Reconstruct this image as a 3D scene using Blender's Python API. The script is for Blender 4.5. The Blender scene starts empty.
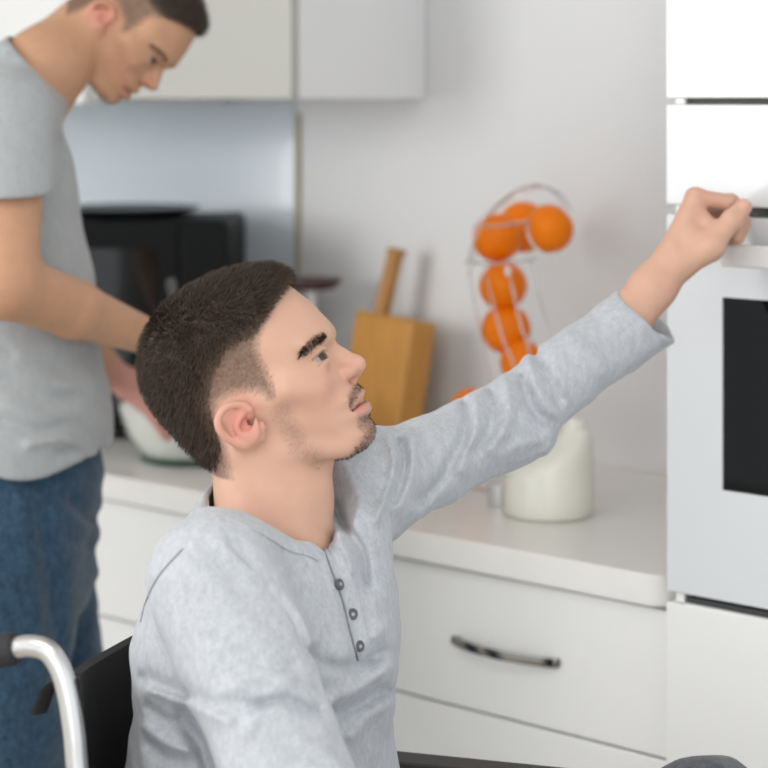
import bpy, bmesh, math, random
import numpy as np
from mathutils import Vector, Matrix
from mathutils.bvhtree import BVHTree
C = bpy.context.scene.collection
rng = np.random.default_rng(7)
random.seed(7)

# ------------------------------------------------------------------ camera frame of reference
TH = math.radians(42.5)          # the camera looks along the counter, turned left from the wall's normal
ST, CT = math.sin(TH), math.cos(TH)
FPX, EYE, HZ = 2110.0, 1.5, 100.0   # focal length in pixels, eye height, horizon row

def cs(u, v, t):                 # pixel + distance -> person space (x right, y away, z up)
    return np.array([(u - 384) / FPX * t, t, EYE - (v - HZ) / FPX * t])

def c2w(p):                      # person space -> world
    return Vector((p[0] * CT - p[1] * ST, p[0] * ST + p[1] * CT, p[2]))

def onY(u, v, Y):                # pixel -> world point on the plane y = Y
    a = (u - 384) / FPX
    t = Y / (CT + a * ST)
    return c2w(cs(u, v, t))

def onZ(u, v, Z):
    t = (EYE - Z) * FPX / (v - HZ)
    return c2w(cs(u, v, t))

# ------------------------------------------------------------------ materials
def newmat(name):
    m = bpy.data.materials.new(name); m.use_nodes = True
    nt = m.node_tree
    return m, nt, nt.nodes['Principled BSDF']

def mat(name, col, rough=0.5, metal=0.0, var=0.0, scale=8.0, bump=0.0, bscale=60.0, coat=0.0, stretch=None, spec=None):
    m, nt, b = newmat(name)
    b.inputs['Base Color'].default_value = (*col, 1)
    b.inputs['Roughness'].default_value = rough
    b.inputs['Metallic'].default_value = metal
    b.inputs['Coat Weight'].default_value = coat
    if spec is not None: b.inputs['Specular IOR Level'].default_value = spec
    tc = nt.nodes.new('ShaderNodeTexCoord')
    src = tc.outputs['Object']
    if stretch:
        mp = nt.nodes.new('ShaderNodeMapping'); mp.inputs['Scale'].default_value = stretch
        nt.links.new(src, mp.inputs['Vector']); src = mp.outputs['Vector']
    if var:
        n = nt.nodes.new('ShaderNodeTexNoise'); n.inputs['Scale'].default_value = scale; n.inputs['Detail'].default_value = 5
        nt.links.new(src, n.inputs['Vector'])
        r = nt.nodes.new('ShaderNodeValToRGB')
        r.color_ramp.elements[0].position = .3; r.color_ramp.elements[1].position = .7
        r.color_ramp.elements[0].color = (*[max(0, c * (1 - var)) for c in col], 1)
        r.color_ramp.elements[1].color = (*[min(1, c * (1 + var)) for c in col], 1)
        nt.links.new(n.outputs['Fac'], r.inputs['Fac']); nt.links.new(r.outputs['Color'], b.inputs['Base Color'])
    if bump:
        n2 = nt.nodes.new('ShaderNodeTexNoise'); n2.inputs['Scale'].default_value = bscale; n2.inputs['Detail'].default_value = 4
        nt.links.new(src, n2.inputs['Vector'])
        bp = nt.nodes.new('ShaderNodeBump'); bp.inputs['Strength'].default_value = bump; bp.inputs['Distance'].default_value = 0.002
        nt.links.new(n2.outputs['Fac'], bp.inputs['Height']); nt.links.new(bp.outputs['Normal'], b.inputs['Normal'])
    return m

def glass(name, col=(1, 1, 1), rough=0.02, ior=1.45):
    # thin clear sheet: straight transmission with a Fresnel mirror on top
    m, nt, b = newmat(name); nt.nodes.remove(b)
    tr = nt.nodes.new('ShaderNodeBsdfTransparent'); tr.inputs['Color'].default_value = (*col, 1)
    gl = nt.nodes.new('ShaderNodeBsdfGlossy'); gl.inputs['Roughness'].default_value = rough
    lw = nt.nodes.new('ShaderNodeLayerWeight'); lw.inputs['Blend'].default_value = .5
    pw = nt.nodes.new('ShaderNodeMath'); pw.operation = 'POWER'; pw.inputs[1].default_value = 4; nt.links.new(lw.outputs['Facing'], pw.inputs[0])
    fr_ = nt.nodes.new('ShaderNodeMath'); fr_.operation = 'MULTIPLY_ADD'; fr_.inputs[1].default_value = .8; fr_.inputs[2].default_value = (ior - 1) ** 2 / (ior + 1) ** 2
    nt.links.new(pw.outputs[0], fr_.inputs[0])
    mx = nt.nodes.new('ShaderNodeMixShader'); nt.links.new(fr_.outputs[0], mx.inputs[0]); nt.links.new(tr.outputs[0], mx.inputs[1]); nt.links.new(gl.outputs[0], mx.inputs[2])
    nt.links.new(mx.outputs[0], nt.nodes['Material Output'].inputs['Surface'])
    return m

def tintmat(name, rough=0.5, sss=0.0, bump=0.0, bscale=300.0, spec=0.4):
    m, nt, b = newmat(name)
    a = nt.nodes.new('ShaderNodeAttribute'); a.attribute_name = 'tint'
    nt.links.new(a.outputs['Color'], b.inputs['Base Color'])
    b.inputs['Roughness'].default_value = rough
    b.inputs['Specular IOR Level'].default_value = spec
    if sss:
        b.inputs['Subsurface Weight'].default_value = sss
        b.inputs['Subsurface Radius'].default_value = (1.0, .35, .2)
        b.inputs['Subsurface Scale'].default_value = 0.006
    if bump:
        tc = nt.nodes.new('ShaderNodeTexCoord')
        n2 = nt.nodes.new('ShaderNodeTexNoise'); n2.inputs['Scale'].default_value = bscale; n2.inputs['Detail'].default_value = 3
        nt.links.new(tc.outputs['Object'], n2.inputs['Vector'])
        bp = nt.nodes.new('ShaderNodeBump'); bp.inputs['Strength'].default_value = bump; bp.inputs['Distance'].default_value = 0.001
        nt.links.new(n2.outputs['Fac'], bp.inputs['Height']); nt.links.new(bp.outputs['Normal'], b.inputs['Normal'])
    return m

def fabric(name, c1, c2, scale=500.0, bump=0.35, rough=0.9, stretch=(1, 1, .5)):
    m, nt, b = newmat(name)
    tc = nt.nodes.new('ShaderNodeTexCoord')
    mp = nt.nodes.new('ShaderNodeMapping'); mp.inputs['Scale'].default_value = stretch
    nt.links.new(tc.outputs['Object'], mp.inputs['Vector'])
    n = nt.nodes.new('ShaderNodeTexNoise'); n.inputs['Scale'].default_value = scale; n.inputs['Detail'].default_value = 3
    n2 = nt.nodes.new('ShaderNodeTexNoise'); n2.inputs['Scale'].default_value = scale * .3; n2.inputs['Detail'].default_value = 6
    nt.links.new(mp.outputs['Vector'], n.inputs['Vector']); nt.links.new(mp.outputs['Vector'], n2.inputs['Vector'])
    mx = nt.nodes.new('ShaderNodeMath'); mx.operation = 'ADD'
    nt.links.new(n.outputs['Fac'], mx.inputs[0]); nt.links.new(n2.outputs['Fac'], mx.inputs[1])
    r = nt.nodes.new('ShaderNodeMapRange'); r.inputs['From Min'].default_value = .65; r.inputs['From Max'].default_value = 1.35
    nt.links.new(mx.outputs[0], r.inputs['Value'])
    mix = nt.nodes.new('ShaderNodeMix'); mix.data_type = 'RGBA'
    mix.inputs['A'].default_value = (*c1, 1); mix.inputs['B'].default_value = (*c2, 1)
    nt.links.new(r.outputs['Result'], mix.inputs['Factor']); nt.links.new(mix.outputs['Result'], b.inputs['Base Color'])
    b.inputs['Roughness'].default_value = rough; b.inputs['Specular IOR Level'].default_value = .2
    b.inputs['Sheen Weight'].default_value = .25
    bp = nt.nodes.new('ShaderNodeBump'); bp.inputs['Strength'].default_value = bump; bp.inputs['Distance'].default_value = 0.0012
    nt.links.new(mx.outputs[0], bp.inputs['Height']); nt.links.new(bp.outputs['Normal'], b.inputs['Normal'])
    return m

M = dict(
    wall=mat('wall paint', (.71, .715, .72), .55, var=.02, scale=2, bump=.1, bscale=200),
    splash=mat('backsplash glass', (.60, .66, .71), .25, coat=.2),
    ceil=mat('ceiling paint', (.8, .8, .8), .8),
    floor=mat('pale floor', (.50, .46, .41), .5, var=.12, scale=6, stretch=(1, 8, 1)),
    white=mat('white lacquer', (.82, .82, .81), .32, coat=.15),
    carcass=mat('white carcass', (.74, .74, .73), .45),
    cabside=mat('pale grey cabinet side', (.86, .87, .885), .45),
    beige=mat('warm grey lacquer', (.49, .485, .45), .4),
    counter=mat('white worktop', (.80, .785, .75), .28, var=.012, scale=30),
    ovenw=mat('oven white enamel', (.67, .69, .71), .22, coat=.2),
    chrome=mat('chrome', (.75, .75, .76), .14, 1),
    refl_chrome=mat('chrome with dark reflections painted in', (.26, .255, .235), .16, 1),  # handle chrome; the dark reflections are put into its base colour
    steel=mat('brushed steel', (.72, .72, .72), .3, 1),
    alu=mat('matte aluminium tube', (.70, .70, .69), .33, 1, bump=.08, bscale=400),
    dark=mat('dark gap', (.03, .035, .035), .5),
    black=mat('black plastic', (.008, .009, .009), .5, spec=.12),
    blackgl=mat('black glass', (.006, .007, .007), .06),
    rubber=mat('black rubber', (.02, .02, .022), .7, bump=.2, bscale=150),
    canvas=mat('black canvas', (.010, .010, .011), .8, bump=.3, bscale=500),
    strap=mat('dark grey webbing', (.035, .033, .033), .8, bump=.3, bscale=300),
    wood=mat('bamboo', (.55, .265, .06), .5, var=.14, scale=5, stretch=(26, 26, 1.4), bump=.05, bscale=30),
    woodh=mat('bamboo handle', (.46, .23, .07), .5, var=.12, scale=6, stretch=(20, 20, 1)),
    orange=mat('orange peel', (1.0, .225, .0), .42, spec=.25, var=.05, scale=6, bump=.35, bscale=420),
    stem=mat('orange stem', (.12, .17, .03), .7),
    ceramic=mat('cream ceramic', (.87, .86, .77), .3, coat=.3, var=.02, scale=9),
    maroon=mat('dark red lacquer', (.06, .02, .022), .35),
    greyplastic=mat('dark grey grip', (.10, .10, .095), .4),
    wirem=mat('wire chrome', (.68, .68, .68), .22, 1),
    armpad=mat('black armrest vinyl', (.018, .018, .019), .45),
    ovenh=mat('white metal handle', (.82, .82, .815), .25, coat=.3),
    clip=mat('pale clip', (.85, .85, .84), .3),
    tray=mat('dark tray', (.06, .065, .07), .3),
    ovenglass=None,
    seam=mat('beige sealing strip', (.40, .37, .28), .5),
    flour=mat('flour', (.82, .80, .76), .9, var=.05, scale=30, bump=.6, bscale=60),
    bglass=glass('bowl glass', (.98, .995, .99)),
    bbase=glass('bowl base glass', (.45, .72, .64)),
    eye=tintmat('eyeball', .12, spec=.5),
    skin=tintmat('skin', .52, sss=.12, bump=.12, bscale=900, spec=.35),
    hair=tintmat('hair strands', .55, spec=.3),
    heather=fabric('heather grey jersey', (.40, .42, .452), (.56, .58, .612)),
    greytee=fabric('grey tshirt cotton', (.36, .375, .385), (.43, .445, .455), scale=300, bump=.15),
    denim=fabric('blue denim', (.012, .032, .064), (.050, .105, .165), scale=420, bump=.3, stretch=(1, 1, .6)),
    slate=fabric('dark grey knit trousers', (.05, .055, .065), (.13, .14, .155), scale=260, bump=.5),
    thread_shade=mat('seam thread and placket shade', (.22, .23, .25), .9),
    shoe=mat('dark shoe leather', (.03, .03, .032), .5),
    button=mat('grey shirt button', (.10, .105, .115), .35),
    buttonc=mat('pale button centre', (.42, .43, .44), .4),
)

# ------------------------------------------------------------------ object helpers
def link(name, me, m, parent=None, smooth=True):
    o = bpy.data.objects.new(name, me); C.objects.link(o)
    if m is not None: me.materials.append(m)
    if parent is not None: o.parent = parent
    if smooth:
        me.polygons.foreach_set('use_smooth', [True] * len(me.polygons)); me.update()
    return o

def tag(o, label=None, cat=None, group=None, kind=None):
    if label: o['label'] = label
    if cat: o['category'] = cat
    if group: o['group'] = group
    if kind: o['kind'] = kind
    return o

def empty(name, loc=(0, 0, 0), rz=0.0):
    o = bpy.data.objects.new(name, None); C.objects.link(o)
    o.location = loc; o.rotation_euler = (0, 0, rz); o.empty_display_size = .05
    return o

def fin(name, bm, m, parent=None, smooth=True, sharp=35):
    bmesh.ops.recalc_face_normals(bm, faces=bm.faces[:])
    if smooth:
        for e in bm.edges:
            if len(e.link_faces) == 2 and e.calc_face_angle(0) > math.radians(sharp): e.smooth = False
    me = bpy.data.meshes.new(name); bm.to_mesh(me); bm.free()
    return link(name, me, m, parent, smooth)

def flat(o, a=6e-5):
    for p in o.data.polygons:
        if p.area > a: p.use_smooth = False
    return o

def box(bm, lo, hi, bev=0.0, seg=2):
    b2 = bmesh.new()
    bmesh.ops.create_cube(b2, size=1)
    for v in b2.verts:
        v.co = Vector([lo[i] + (v.co[i] + .5) * (hi[i] - lo[i]) for i in range(3)])
    if bev: bmesh.ops.bevel(b2, geom=b2.edges[:], offset=bev, segments=seg, profile=.5, affect='EDGES')
    merge(bm, b2)

def merge(bm, b2):
    me = bpy.data.meshes.new('tmp'); b2.to_mesh(me); b2.free(); bm.from_mesh(me); bpy.data.meshes.remove(me)

def tube(bm, pts, r, n=10, closed=False, flat=None):
    pts = [Vector(p) for p in pts]
    rr = r if isinstance(r, (list, tuple)) else [r] * len(pts)
    rings = []; N = len(pts); up = None
    for i, p in enumerate(pts):
        a = pts[(i - 1) % N] if (closed or i > 0) else p
        c = pts[(i + 1) % N] if (closed or i < N - 1) else p
        d = (c - a).normalized()
        if up is None:
            up = Vector((0, 0, 1)) if abs(d.z) < .9 else Vector((1, 0, 0))
        s = d.cross(up).normalized(); up = s.cross(d).normalized()
        f = flat or (1, 1)
        rings.append([bm.verts.new(p + (s * math.cos(2 * math.pi * k / n) * f[0] + up * math.sin(2 * math.pi * k / n) * f[1]) * rr[i]) for k in range(n)])
    for i in range(N if closed else N - 1):
        A, B = rings[i], rings[(i + 1) % N]
        for k in range(n):
            bm.faces.new((A[k], A[(k + 1) % n], B[(k + 1) % n], B[k]))
    if not closed:
        bm.faces.new(rings[0][::-1]); bm.faces.new(rings[-1])

def smoothpath(pts, n=8, closed=False):
    pts = [np.array(p, float) for p in pts]; out = []; N = len(pts)
    for i in range(N if closed else N - 1):
        if closed: p0, p1, p2, p3 = pts[i - 1], pts[i], pts[(i + 1) % N], pts[(i + 2) % N]
        else: p0, p1, p2, p3 = pts[max(i - 1, 0)], pts[i], pts[i + 1], pts[min(i + 2, N - 1)]
        for k in range(n):
            t = k / n
            out.append(.5 * (2 * p1 + (p2 - p0) * t + (2 * p0 - 5 * p1 + 4 * p2 - p3) * t * t + (3 * p1 - p0 - 3 * p2 + p3) * t ** 3))
    if not closed: out.append(pts[-1])
    return out

def lathe(bm, prof, n=40, off=None):
    # prof: (r, z) or (r, z, dx, dy)
    rings = []
    for q in prof:
        r, z = q[0], q[1]; dx, dy = (q[2], q[3]) if len(q) > 2 else (0, 0)
        if r < 1e-6: rings.append([bm.verts.new((dx, dy, z))])
        else: rings.append([bm.verts.new((dx + r * math.cos(2 * math.pi * k / n), dy + r * math.sin(2 * math.pi * k / n), z)) for k in range(n)])
    for A, B in zip(rings, rings[1:]):
        for k in range(n):
            a, b, c, d = A[k % len(A)], A[(k + 1) % n % len(A)], B[(k + 1) % n % len(B)], B[k % len(B)]
            vs = []
            for x in (a, b, c, d):
                if x not in vs: vs.append(x)
            if len(vs) > 2: bm.faces.new(vs)

def sph(bm, c, r, seg=24, ring=16):
    b2 = bmesh.new(); bmesh.ops.create_uvsphere(b2, u_segments=seg, v_segments=ring, radius=1)
    rr = r if isinstance(r, (tuple, list)) else (r, r, r)
    for v in b2.verts: v.co = Vector((c[0] + v.co.x * rr[0], c[1] + v.co.y * rr[1], c[2] + v.co.z * rr[2]))
    merge(bm, b2)

# ------------------------------------------------------------------ implicit surfaces (numpy)
def smin(a, b, k):
    h = np.clip(.5 + .5 * (b - a) / k, 0, 1)
    return b * (1 - h) + a * h - k * h * (1 - h)
def smax(a, b, k): return -smin(-a, -b, k)

def axis(*spans):
    out = [np.array([spans[0][0]])]
    for lo, hi, st in spans:
        n = max(1, int(round((hi - lo) / st)))
        out.append(np.linspace(lo, hi, n + 1)[1:])
    return np.concatenate(out).astype(np.float32)

class Vol:
    def __init__(s, X, Y, Z):
        s.ax = (X, Y, Z); s.F = np.full((len(X), len(Y), len(Z)), .2, np.float32)
    def sub(s, lo, hi):
        sl = []; pts = []
        for i in range(3):
            a = max(0, int(np.searchsorted(s.ax[i], lo[i])) - 1); b = min(len(s.ax[i]), int(np.searchsorted(s.ax[i], hi[i])) + 1)
            if b <= a: return None, None
            sl.append(slice(a, b)); sh = [1, 1, 1]; sh[i] = -1
            pts.append(s.ax[i][a:b].reshape(sh))
        return tuple(sl), pts
    def op(s, fn, lo, hi, k, mode='u'):
        sl, p = s.sub(np.asarray(lo), np.asarray(hi))
        if sl is None: return
        d = fn(p).astype(np.float32); cur = s.F[sl]
        if mode == 'u': s.F[sl] = smin(cur, d, k) if k > 0 else np.minimum(cur, d)
        elif mode == 's': s.F[sl] = smax(cur, -d, k) if k > 0 else np.maximum(cur, -d)
        elif mode == 'i': s.F[sl] = smax(cur, d, k) if k > 0 else np.maximum(cur, d)
        elif mode == 'add': s.F[sl] = cur + d
    def cap(s, a, b, ra, rb=None, k=.01, mode='u'):
        rb = ra if rb is None else rb
        a = np.asarray(a, float); b = np.asarray(b, float); m = max(ra, rb) + k + .02
        s.op(lambda p: f_cap(p, a, b, ra, rb), np.minimum(a, b) - m, np.maximum(a, b) + m, k, mode)
    def ell(s, c, r, R=None, k=.01, mode='u'):
        c = np.asarray(c, float); m = max(r) + k + .02
        s.op(lambda p: f_ell(p, c, r, R), c - m, c + m, k, mode)
    def sweep(s, nodes, k=.02):
        for A, B in zip(nodes, nodes[1:]):
            m = max(A[2], B[2]) + k + .03
            s.op(lambda p: f_sweep(p, A, B), np.minimum(A[0], B[0]) - m, np.maximum(A[0], B[0]) + m, k)
    def mesh(s):
        return nets(s.F, s.ax)

def f_cap(p, a, b, ra, rb):
    d = b - a; L = float(d @ d) + 1e-12
    x, y, z = p[0] - a[0], p[1] - a[1], p[2] - a[2]
    h = np.clip((x * d[0] + y * d[1] + z * d[2]) / L, 0, 1)
    return np.sqrt((x - h * d[0]) ** 2 + (y - h * d[1]) ** 2 + (z - h * d[2]) ** 2) - (ra + (rb - ra) * h)

def f_ell(p, c, r, R=None):
    x, y, z = p[0] - c[0], p[1] - c[1], p[2] - c[2]
    if R is not None:
        R = np.asarray(R, float)
        x, y, z = [R[i][0] * x + R[i][1] * y + R[i][2] * z for i in range(3)]
    k0 = np.sqrt((x / r[0]) ** 2 + (y / r[1]) ** 2 + (z / r[2]) ** 2)
    k1 = np.sqrt((x / r[0] ** 2) ** 2 + (y / r[1] ** 2) ** 2 + (z / r[2] ** 2) ** 2) + 1e-9
    return k0 * (k0 - 1) / k1

def f_sweep(p, A, B):
    ca, la, aa, ba = A; cb, lb, ab, bb = B
    d = cb - ca; L = float(d @ d); D = d / math.sqrt(L)
    x, y, z = p[0] - ca[0], p[1] - ca[1], p[2] - ca[2]
    h = np.clip((x * d[0] + y * d[1] + z * d[2]) / L, 0, 1)
    x, y, z = x - h * d[0], y - h * d[1], z - h * d[2]
    l = la + lb; l = l - D * (l @ D); l = l / np.linalg.norm(l); f = np.cross(D, l)
    a = aa + (ab - aa) * h; b = ba + (bb - ba) * h
    u = x * l[0] + y * l[1] + z * l[2]; v = x * f[0] + y * f[1] + z * f[2]; w = x * D[0] + y * D[1] + z * D[2]
    m = np.minimum(a, b)
    return (np.sqrt((u / a) ** 2 + (v / b) ** 2 + (w / m) ** 2) - 1) * m

def nets(F, ax):
    nx, ny, nz = F.shape
    I = F < 0
    cnt = np.zeros((nx - 1, ny - 1, nz - 1), np.uint8)
    offs = [(i, j, k) for i in (0, 1) for j in (0, 1) for k in (0, 1)]
    for i, j, k in offs: cnt += I[i:nx - 1 + i, j:ny - 1 + j, k:nz - 1 + k]
    act = (cnt > 0) & (cnt < 8)
    ci, cj, ck = np.nonzero(act)
    vid = np.full(act.shape, -1, np.int32); vid[ci, cj, ck] = np.arange(len(ci))
    val = {o: F[ci + o[0], cj + o[1], ck + o[2]] for o in offs}
    acc = np.zeros((len(ci), 3)); num = np.zeros(len(ci))
    for o in offs:
        for axn in range(3):
            if o[axn] == 0:
                o2 = list(o); o2[axn] = 1; o2 = tuple(o2)
                a, b = val[o], val[o2]; c = (a < 0) != (b < 0)
                t = np.where(c, a / np.where(c, a - b, 1), 0)
                pos = np.tile(np.array(o, float), (len(ci), 1)); pos[:, axn] = t
                acc += pos * c[:, None]; num += c
    acc /= num[:, None]
    V = np.empty_like(acc)
    for n, (A, idx) in enumerate(zip(ax, (ci, cj, ck))):
        V[:, n] = A[idx] * (1 - acc[:, n]) + A[idx + 1] * acc[:, n]
    Q = []
    for axn in range(3):
        sl0 = [slice(None)] * 3; sl1 = [slice(None)] * 3
        sl0[axn] = slice(0, -1); sl1[axn] = slice(1, None)
        ch = I[tuple(sl0)] != I[tuple(sl1)]
        b, c = [n for n in range(3) if n != axn]
        e = list(np.nonzero(ch))
        ok = (e[b] > 0) & (e[c] > 0) & (e[b] < F.shape[b] - 1) & (e[c] < F.shape[c] - 1)
        e = [q[ok] for q in e]
        ins = I[tuple(e)]
        def vv(db, dc):
            q = [e[0].copy(), e[1].copy(), e[2].copy()]; q[b] -= db; q[c] -= dc
            return vid[tuple(q)]
        quad = np.stack([vv(1, 1), vv(0, 1), vv(0, 0), vv(1, 0)], 1)
        flip = ins if axn != 1 else ~ins
        quad[~flip] = quad[~flip][:, ::-1]
        Q.append(quad)
    return V, np.concatenate(Q)

def to_mesh(name, V, Q, tint=None):
    me = bpy.data.meshes.new(name)
    n = Q.shape[1]
    me.vertices.add(len(V)); me.vertices.foreach_set('co', np.ascontiguousarray(V, np.float32).ravel())
    me.loops.add(Q.size); me.loops.foreach_set('vertex_index', np.ascontiguousarray(Q, np.int32).ravel())
    me.polygons.add(len(Q)); me.polygons.foreach_set('loop_start', np.arange(0, Q.size, n, dtype=np.int32))
    me.polygons.foreach_set('loop_total', np.full(len(Q), n, np.int32))
    me.update(calc_edges=True); me.validate()
    if tint is not None:
        at = me.attributes.new('tint', 'FLOAT_COLOR', 'POINT')
        at.data.foreach_set('color', np.ascontiguousarray(np.concatenate([tint, np.ones((len(tint), 1))], 1), np.float32).ravel())
    return me

def relax(V, Q, n=1, lam=.5):
    for _ in range(n):
        S = np.zeros_like(V); c = np.zeros(len(V))
        for a in range(4):
            for b in ((a + 1) % 4, (a - 1) % 4):
                np.add.at(S, Q[:, a], V[Q[:, b]]); np.add.at(c, Q[:, a], 1)
        V = V + lam * (S / np.maximum(c, 1)[:, None] - V)
    return V

def vnormals(V, Q):
    n = np.cross(V[Q[:, 2]] - V[Q[:, 0]], V[Q[:, 3]] - V[Q[:, 1]])
    N = np.zeros_like(V)
    for a in range(4): np.add.at(N, Q[:, a], n)
    return N / (np.linalg.norm(N, axis=1, keepdims=True) + 1e-12)

def poly_sdf(poly, x, y):
    poly = np.asarray(poly, float); d = np.full(np.broadcast(x, y).shape, 1e9); s = np.ones(d.shape)
    for i in range(len(poly)):
        a = poly[i]; b = poly[i - 1]; e = b - a
        wx, wy = x - a[0], y - a[1]
        h = np.clip((wx * e[0] + wy * e[1]) / (e @ e + 1e-12), 0, 1)
        d = np.minimum(d, (wx - e[0] * h) ** 2 + (wy - e[1] * h) ** 2)
        c1 = y >= a[1]; c2 = y < b[1]; c3 = e[0] * wy > e[1] * wx
        s = np.where((c1 & c2 & c3) | (~c1 & ~c2 & ~c3), -s, s)
    return s * np.sqrt(d)

def line_dist(pts, x, y):
    d = np.full(np.broadcast(x, y).shape, 1e9, np.float32)
    for a, b in zip(pts, pts[1:]):
        a = np.asarray(a, float); b = np.asarray(b, float); e = b - a
        h = np.clip(((x - a[0]) * e[0] + (y - a[1]) * e[1]) / (e @ e + 1e-12), 0, 1)
        d = np.minimum(d, (x - a[0] - e[0] * h) ** 2 + (y - a[1] - e[1] * h) ** 2)
    return np.sqrt(d)

def vnoise(P, scale, seed=0):
    # smooth value noise at points P (N,3)
    r = np.random.default_rng(seed); G = r.random((32, 32, 32)).astype(np.float32)
    q = P * scale; i = np.floor(q).astype(int); f = q - i; f = f * f * (3 - 2 * f); out = 0
    for a in (0, 1):
        for b in (0, 1):
            for c in (0, 1):
                w = (f[:, 0] if a else 1 - f[:, 0]) * (f[:, 1] if b else 1 - f[:, 1]) * (f[:, 2] if c else 1 - f[:, 2])
                out = out + w * G[(i[:, 0] + a) % 32, (i[:, 1] + b) % 32, (i[:, 2] + c) % 32]
    return out
M['ovenglass'] = glass('oven window glass', (.10, .105, .11), .02, 1.35)
# ------------------------------------------------------------------ a man's head in millimetres: p forward, q up, s towards his right side
def K(x, y): return (x / 2.954 - 125.0, 120.0 - y / 2.954)
PROF = [K(*q) for q in [(478, 112), (530, 152), (568, 190), (590, 213), (600, 238), (598, 266), (606, 300), (628, 345), (650, 382), (672, 398), (690, 411),
        (690, 424), (687, 438), (702, 448), (713, 460), (711, 475), (705, 487), (711, 497), (722, 511), (726, 532), (716, 560), (690, 584), (650, 600),
        (606, 606), (560, 618), (500, 634), (440, 650), (370, 655), (300, 640), (235, 608), (160, 545), (80, 455), (48, 385), (46, 300),
        (74, 222), (130, 162), (210, 114), (300, 80), (380, 66), (435, 80)]]
PROF = [p[:2] for p in smoothpath([(*p, 0) for p in PROF], 4, True)]
# (p, q, half width, rounding radius)
CTRL = [(-40, 45, 76, 84), (-90, 20, 66, 80), (10, 70, 68, 75), (20, 40, 72, 70), (45, 60, 60, 58), (62, 45, 55, 50), (40, 20, 66, 56), (66, 24, 56, 46),
        (50, -5, 65, 54), (75, 5, 56, 46), (20, -20, 66, 66), (70, -20, 57, 50), (90, -15, 48, 44), (45, -45, 57, 50), (85, -40, 44, 42), (105, -30, 36, 40), (20, -70, 54, 46),
        (60, -70, 46, 36), (95, -65, 34, 32), (112, -58, 27, 27), (-40, -40, 64, 70), (-60, -70, 52, 60), (-10, -90, 52, 50)]
g1 = np.arange(-180, 181, 1.0); g2 = np.arange(-180, 181, 1.0)
GP, GQ = np.meshgrid(g1, g2, indexing='ij')
TD = poly_sdf(PROF, GP, GQ)
num = den = 0; num2 = 0
for cp, cq, cw, cr in CTRL:
    wgt = 1.0 / ((GP - cp) ** 2 + (GQ - cq) ** 2 + 60.0) ** 1.6
    num = num + wgt * cw; num2 = num2 + wgt * cr; den = den + wgt
TW, TR = num / den, num2 / den
def blur(A, r, n):
    for _ in range(n):
        for ax_ in (0, 1):
            pad = [(0, 0), (0, 0)]; pad[ax_] = (r + 1, r)
            c = np.cumsum(np.pad(A, pad, mode='edge'), axis=ax_)
            A = (c[2 * r + 1:] - c[:-2 * r - 1]) / (2 * r + 1) if ax_ == 0 else (c[:, 2 * r + 1:] - c[:, :-2 * r - 1]) / (2 * r + 1)
    return A
TW, TR = blur(TW, 7, 3), blur(TR, 7, 3)
PX, PQ = .148, .128            # how far the near side of the head sits forward and up of its outline in the picture

def look(T, p, q):
    i = np.clip(p + 180, 0, 358.999); j = np.clip(q + 180, 0, 358.999)
    a = i.astype(np.int32); b = j.astype(np.int32); fx = i - a; fy = j - b
    return (T[a, b] * (1 - fx) + T[a + 1, b] * fx) * (1 - fy) + (T[a, b + 1] * (1 - fx) + T[a + 1, b + 1] * fx) * fy

EYE_C = np.array([65.0, 13.5, 31.0]); EYE_R = 12.3
def E7(x, y, s): return np.array([x / 8.533 - 55 + 10.0, -15 - y / 8.533 + 9.5, s])     # ear points
HELIX = smoothpath([E7(430, 262, 66), E7(415, 185, 69), E7(330, 158, 73), E7(235, 185, 78), E7(182, 265, 81), E7(190, 350, 81), E7(250, 430, 78), E7(330, 470, 74), E7(420, 480, 71)], 4)
ANTI = smoothpath([E7(385, 225, 70), E7(335, 290, 73), E7(322, 345, 74.5), E7(360, 405, 74), E7(430, 425, 72.5)], 4)

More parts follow.
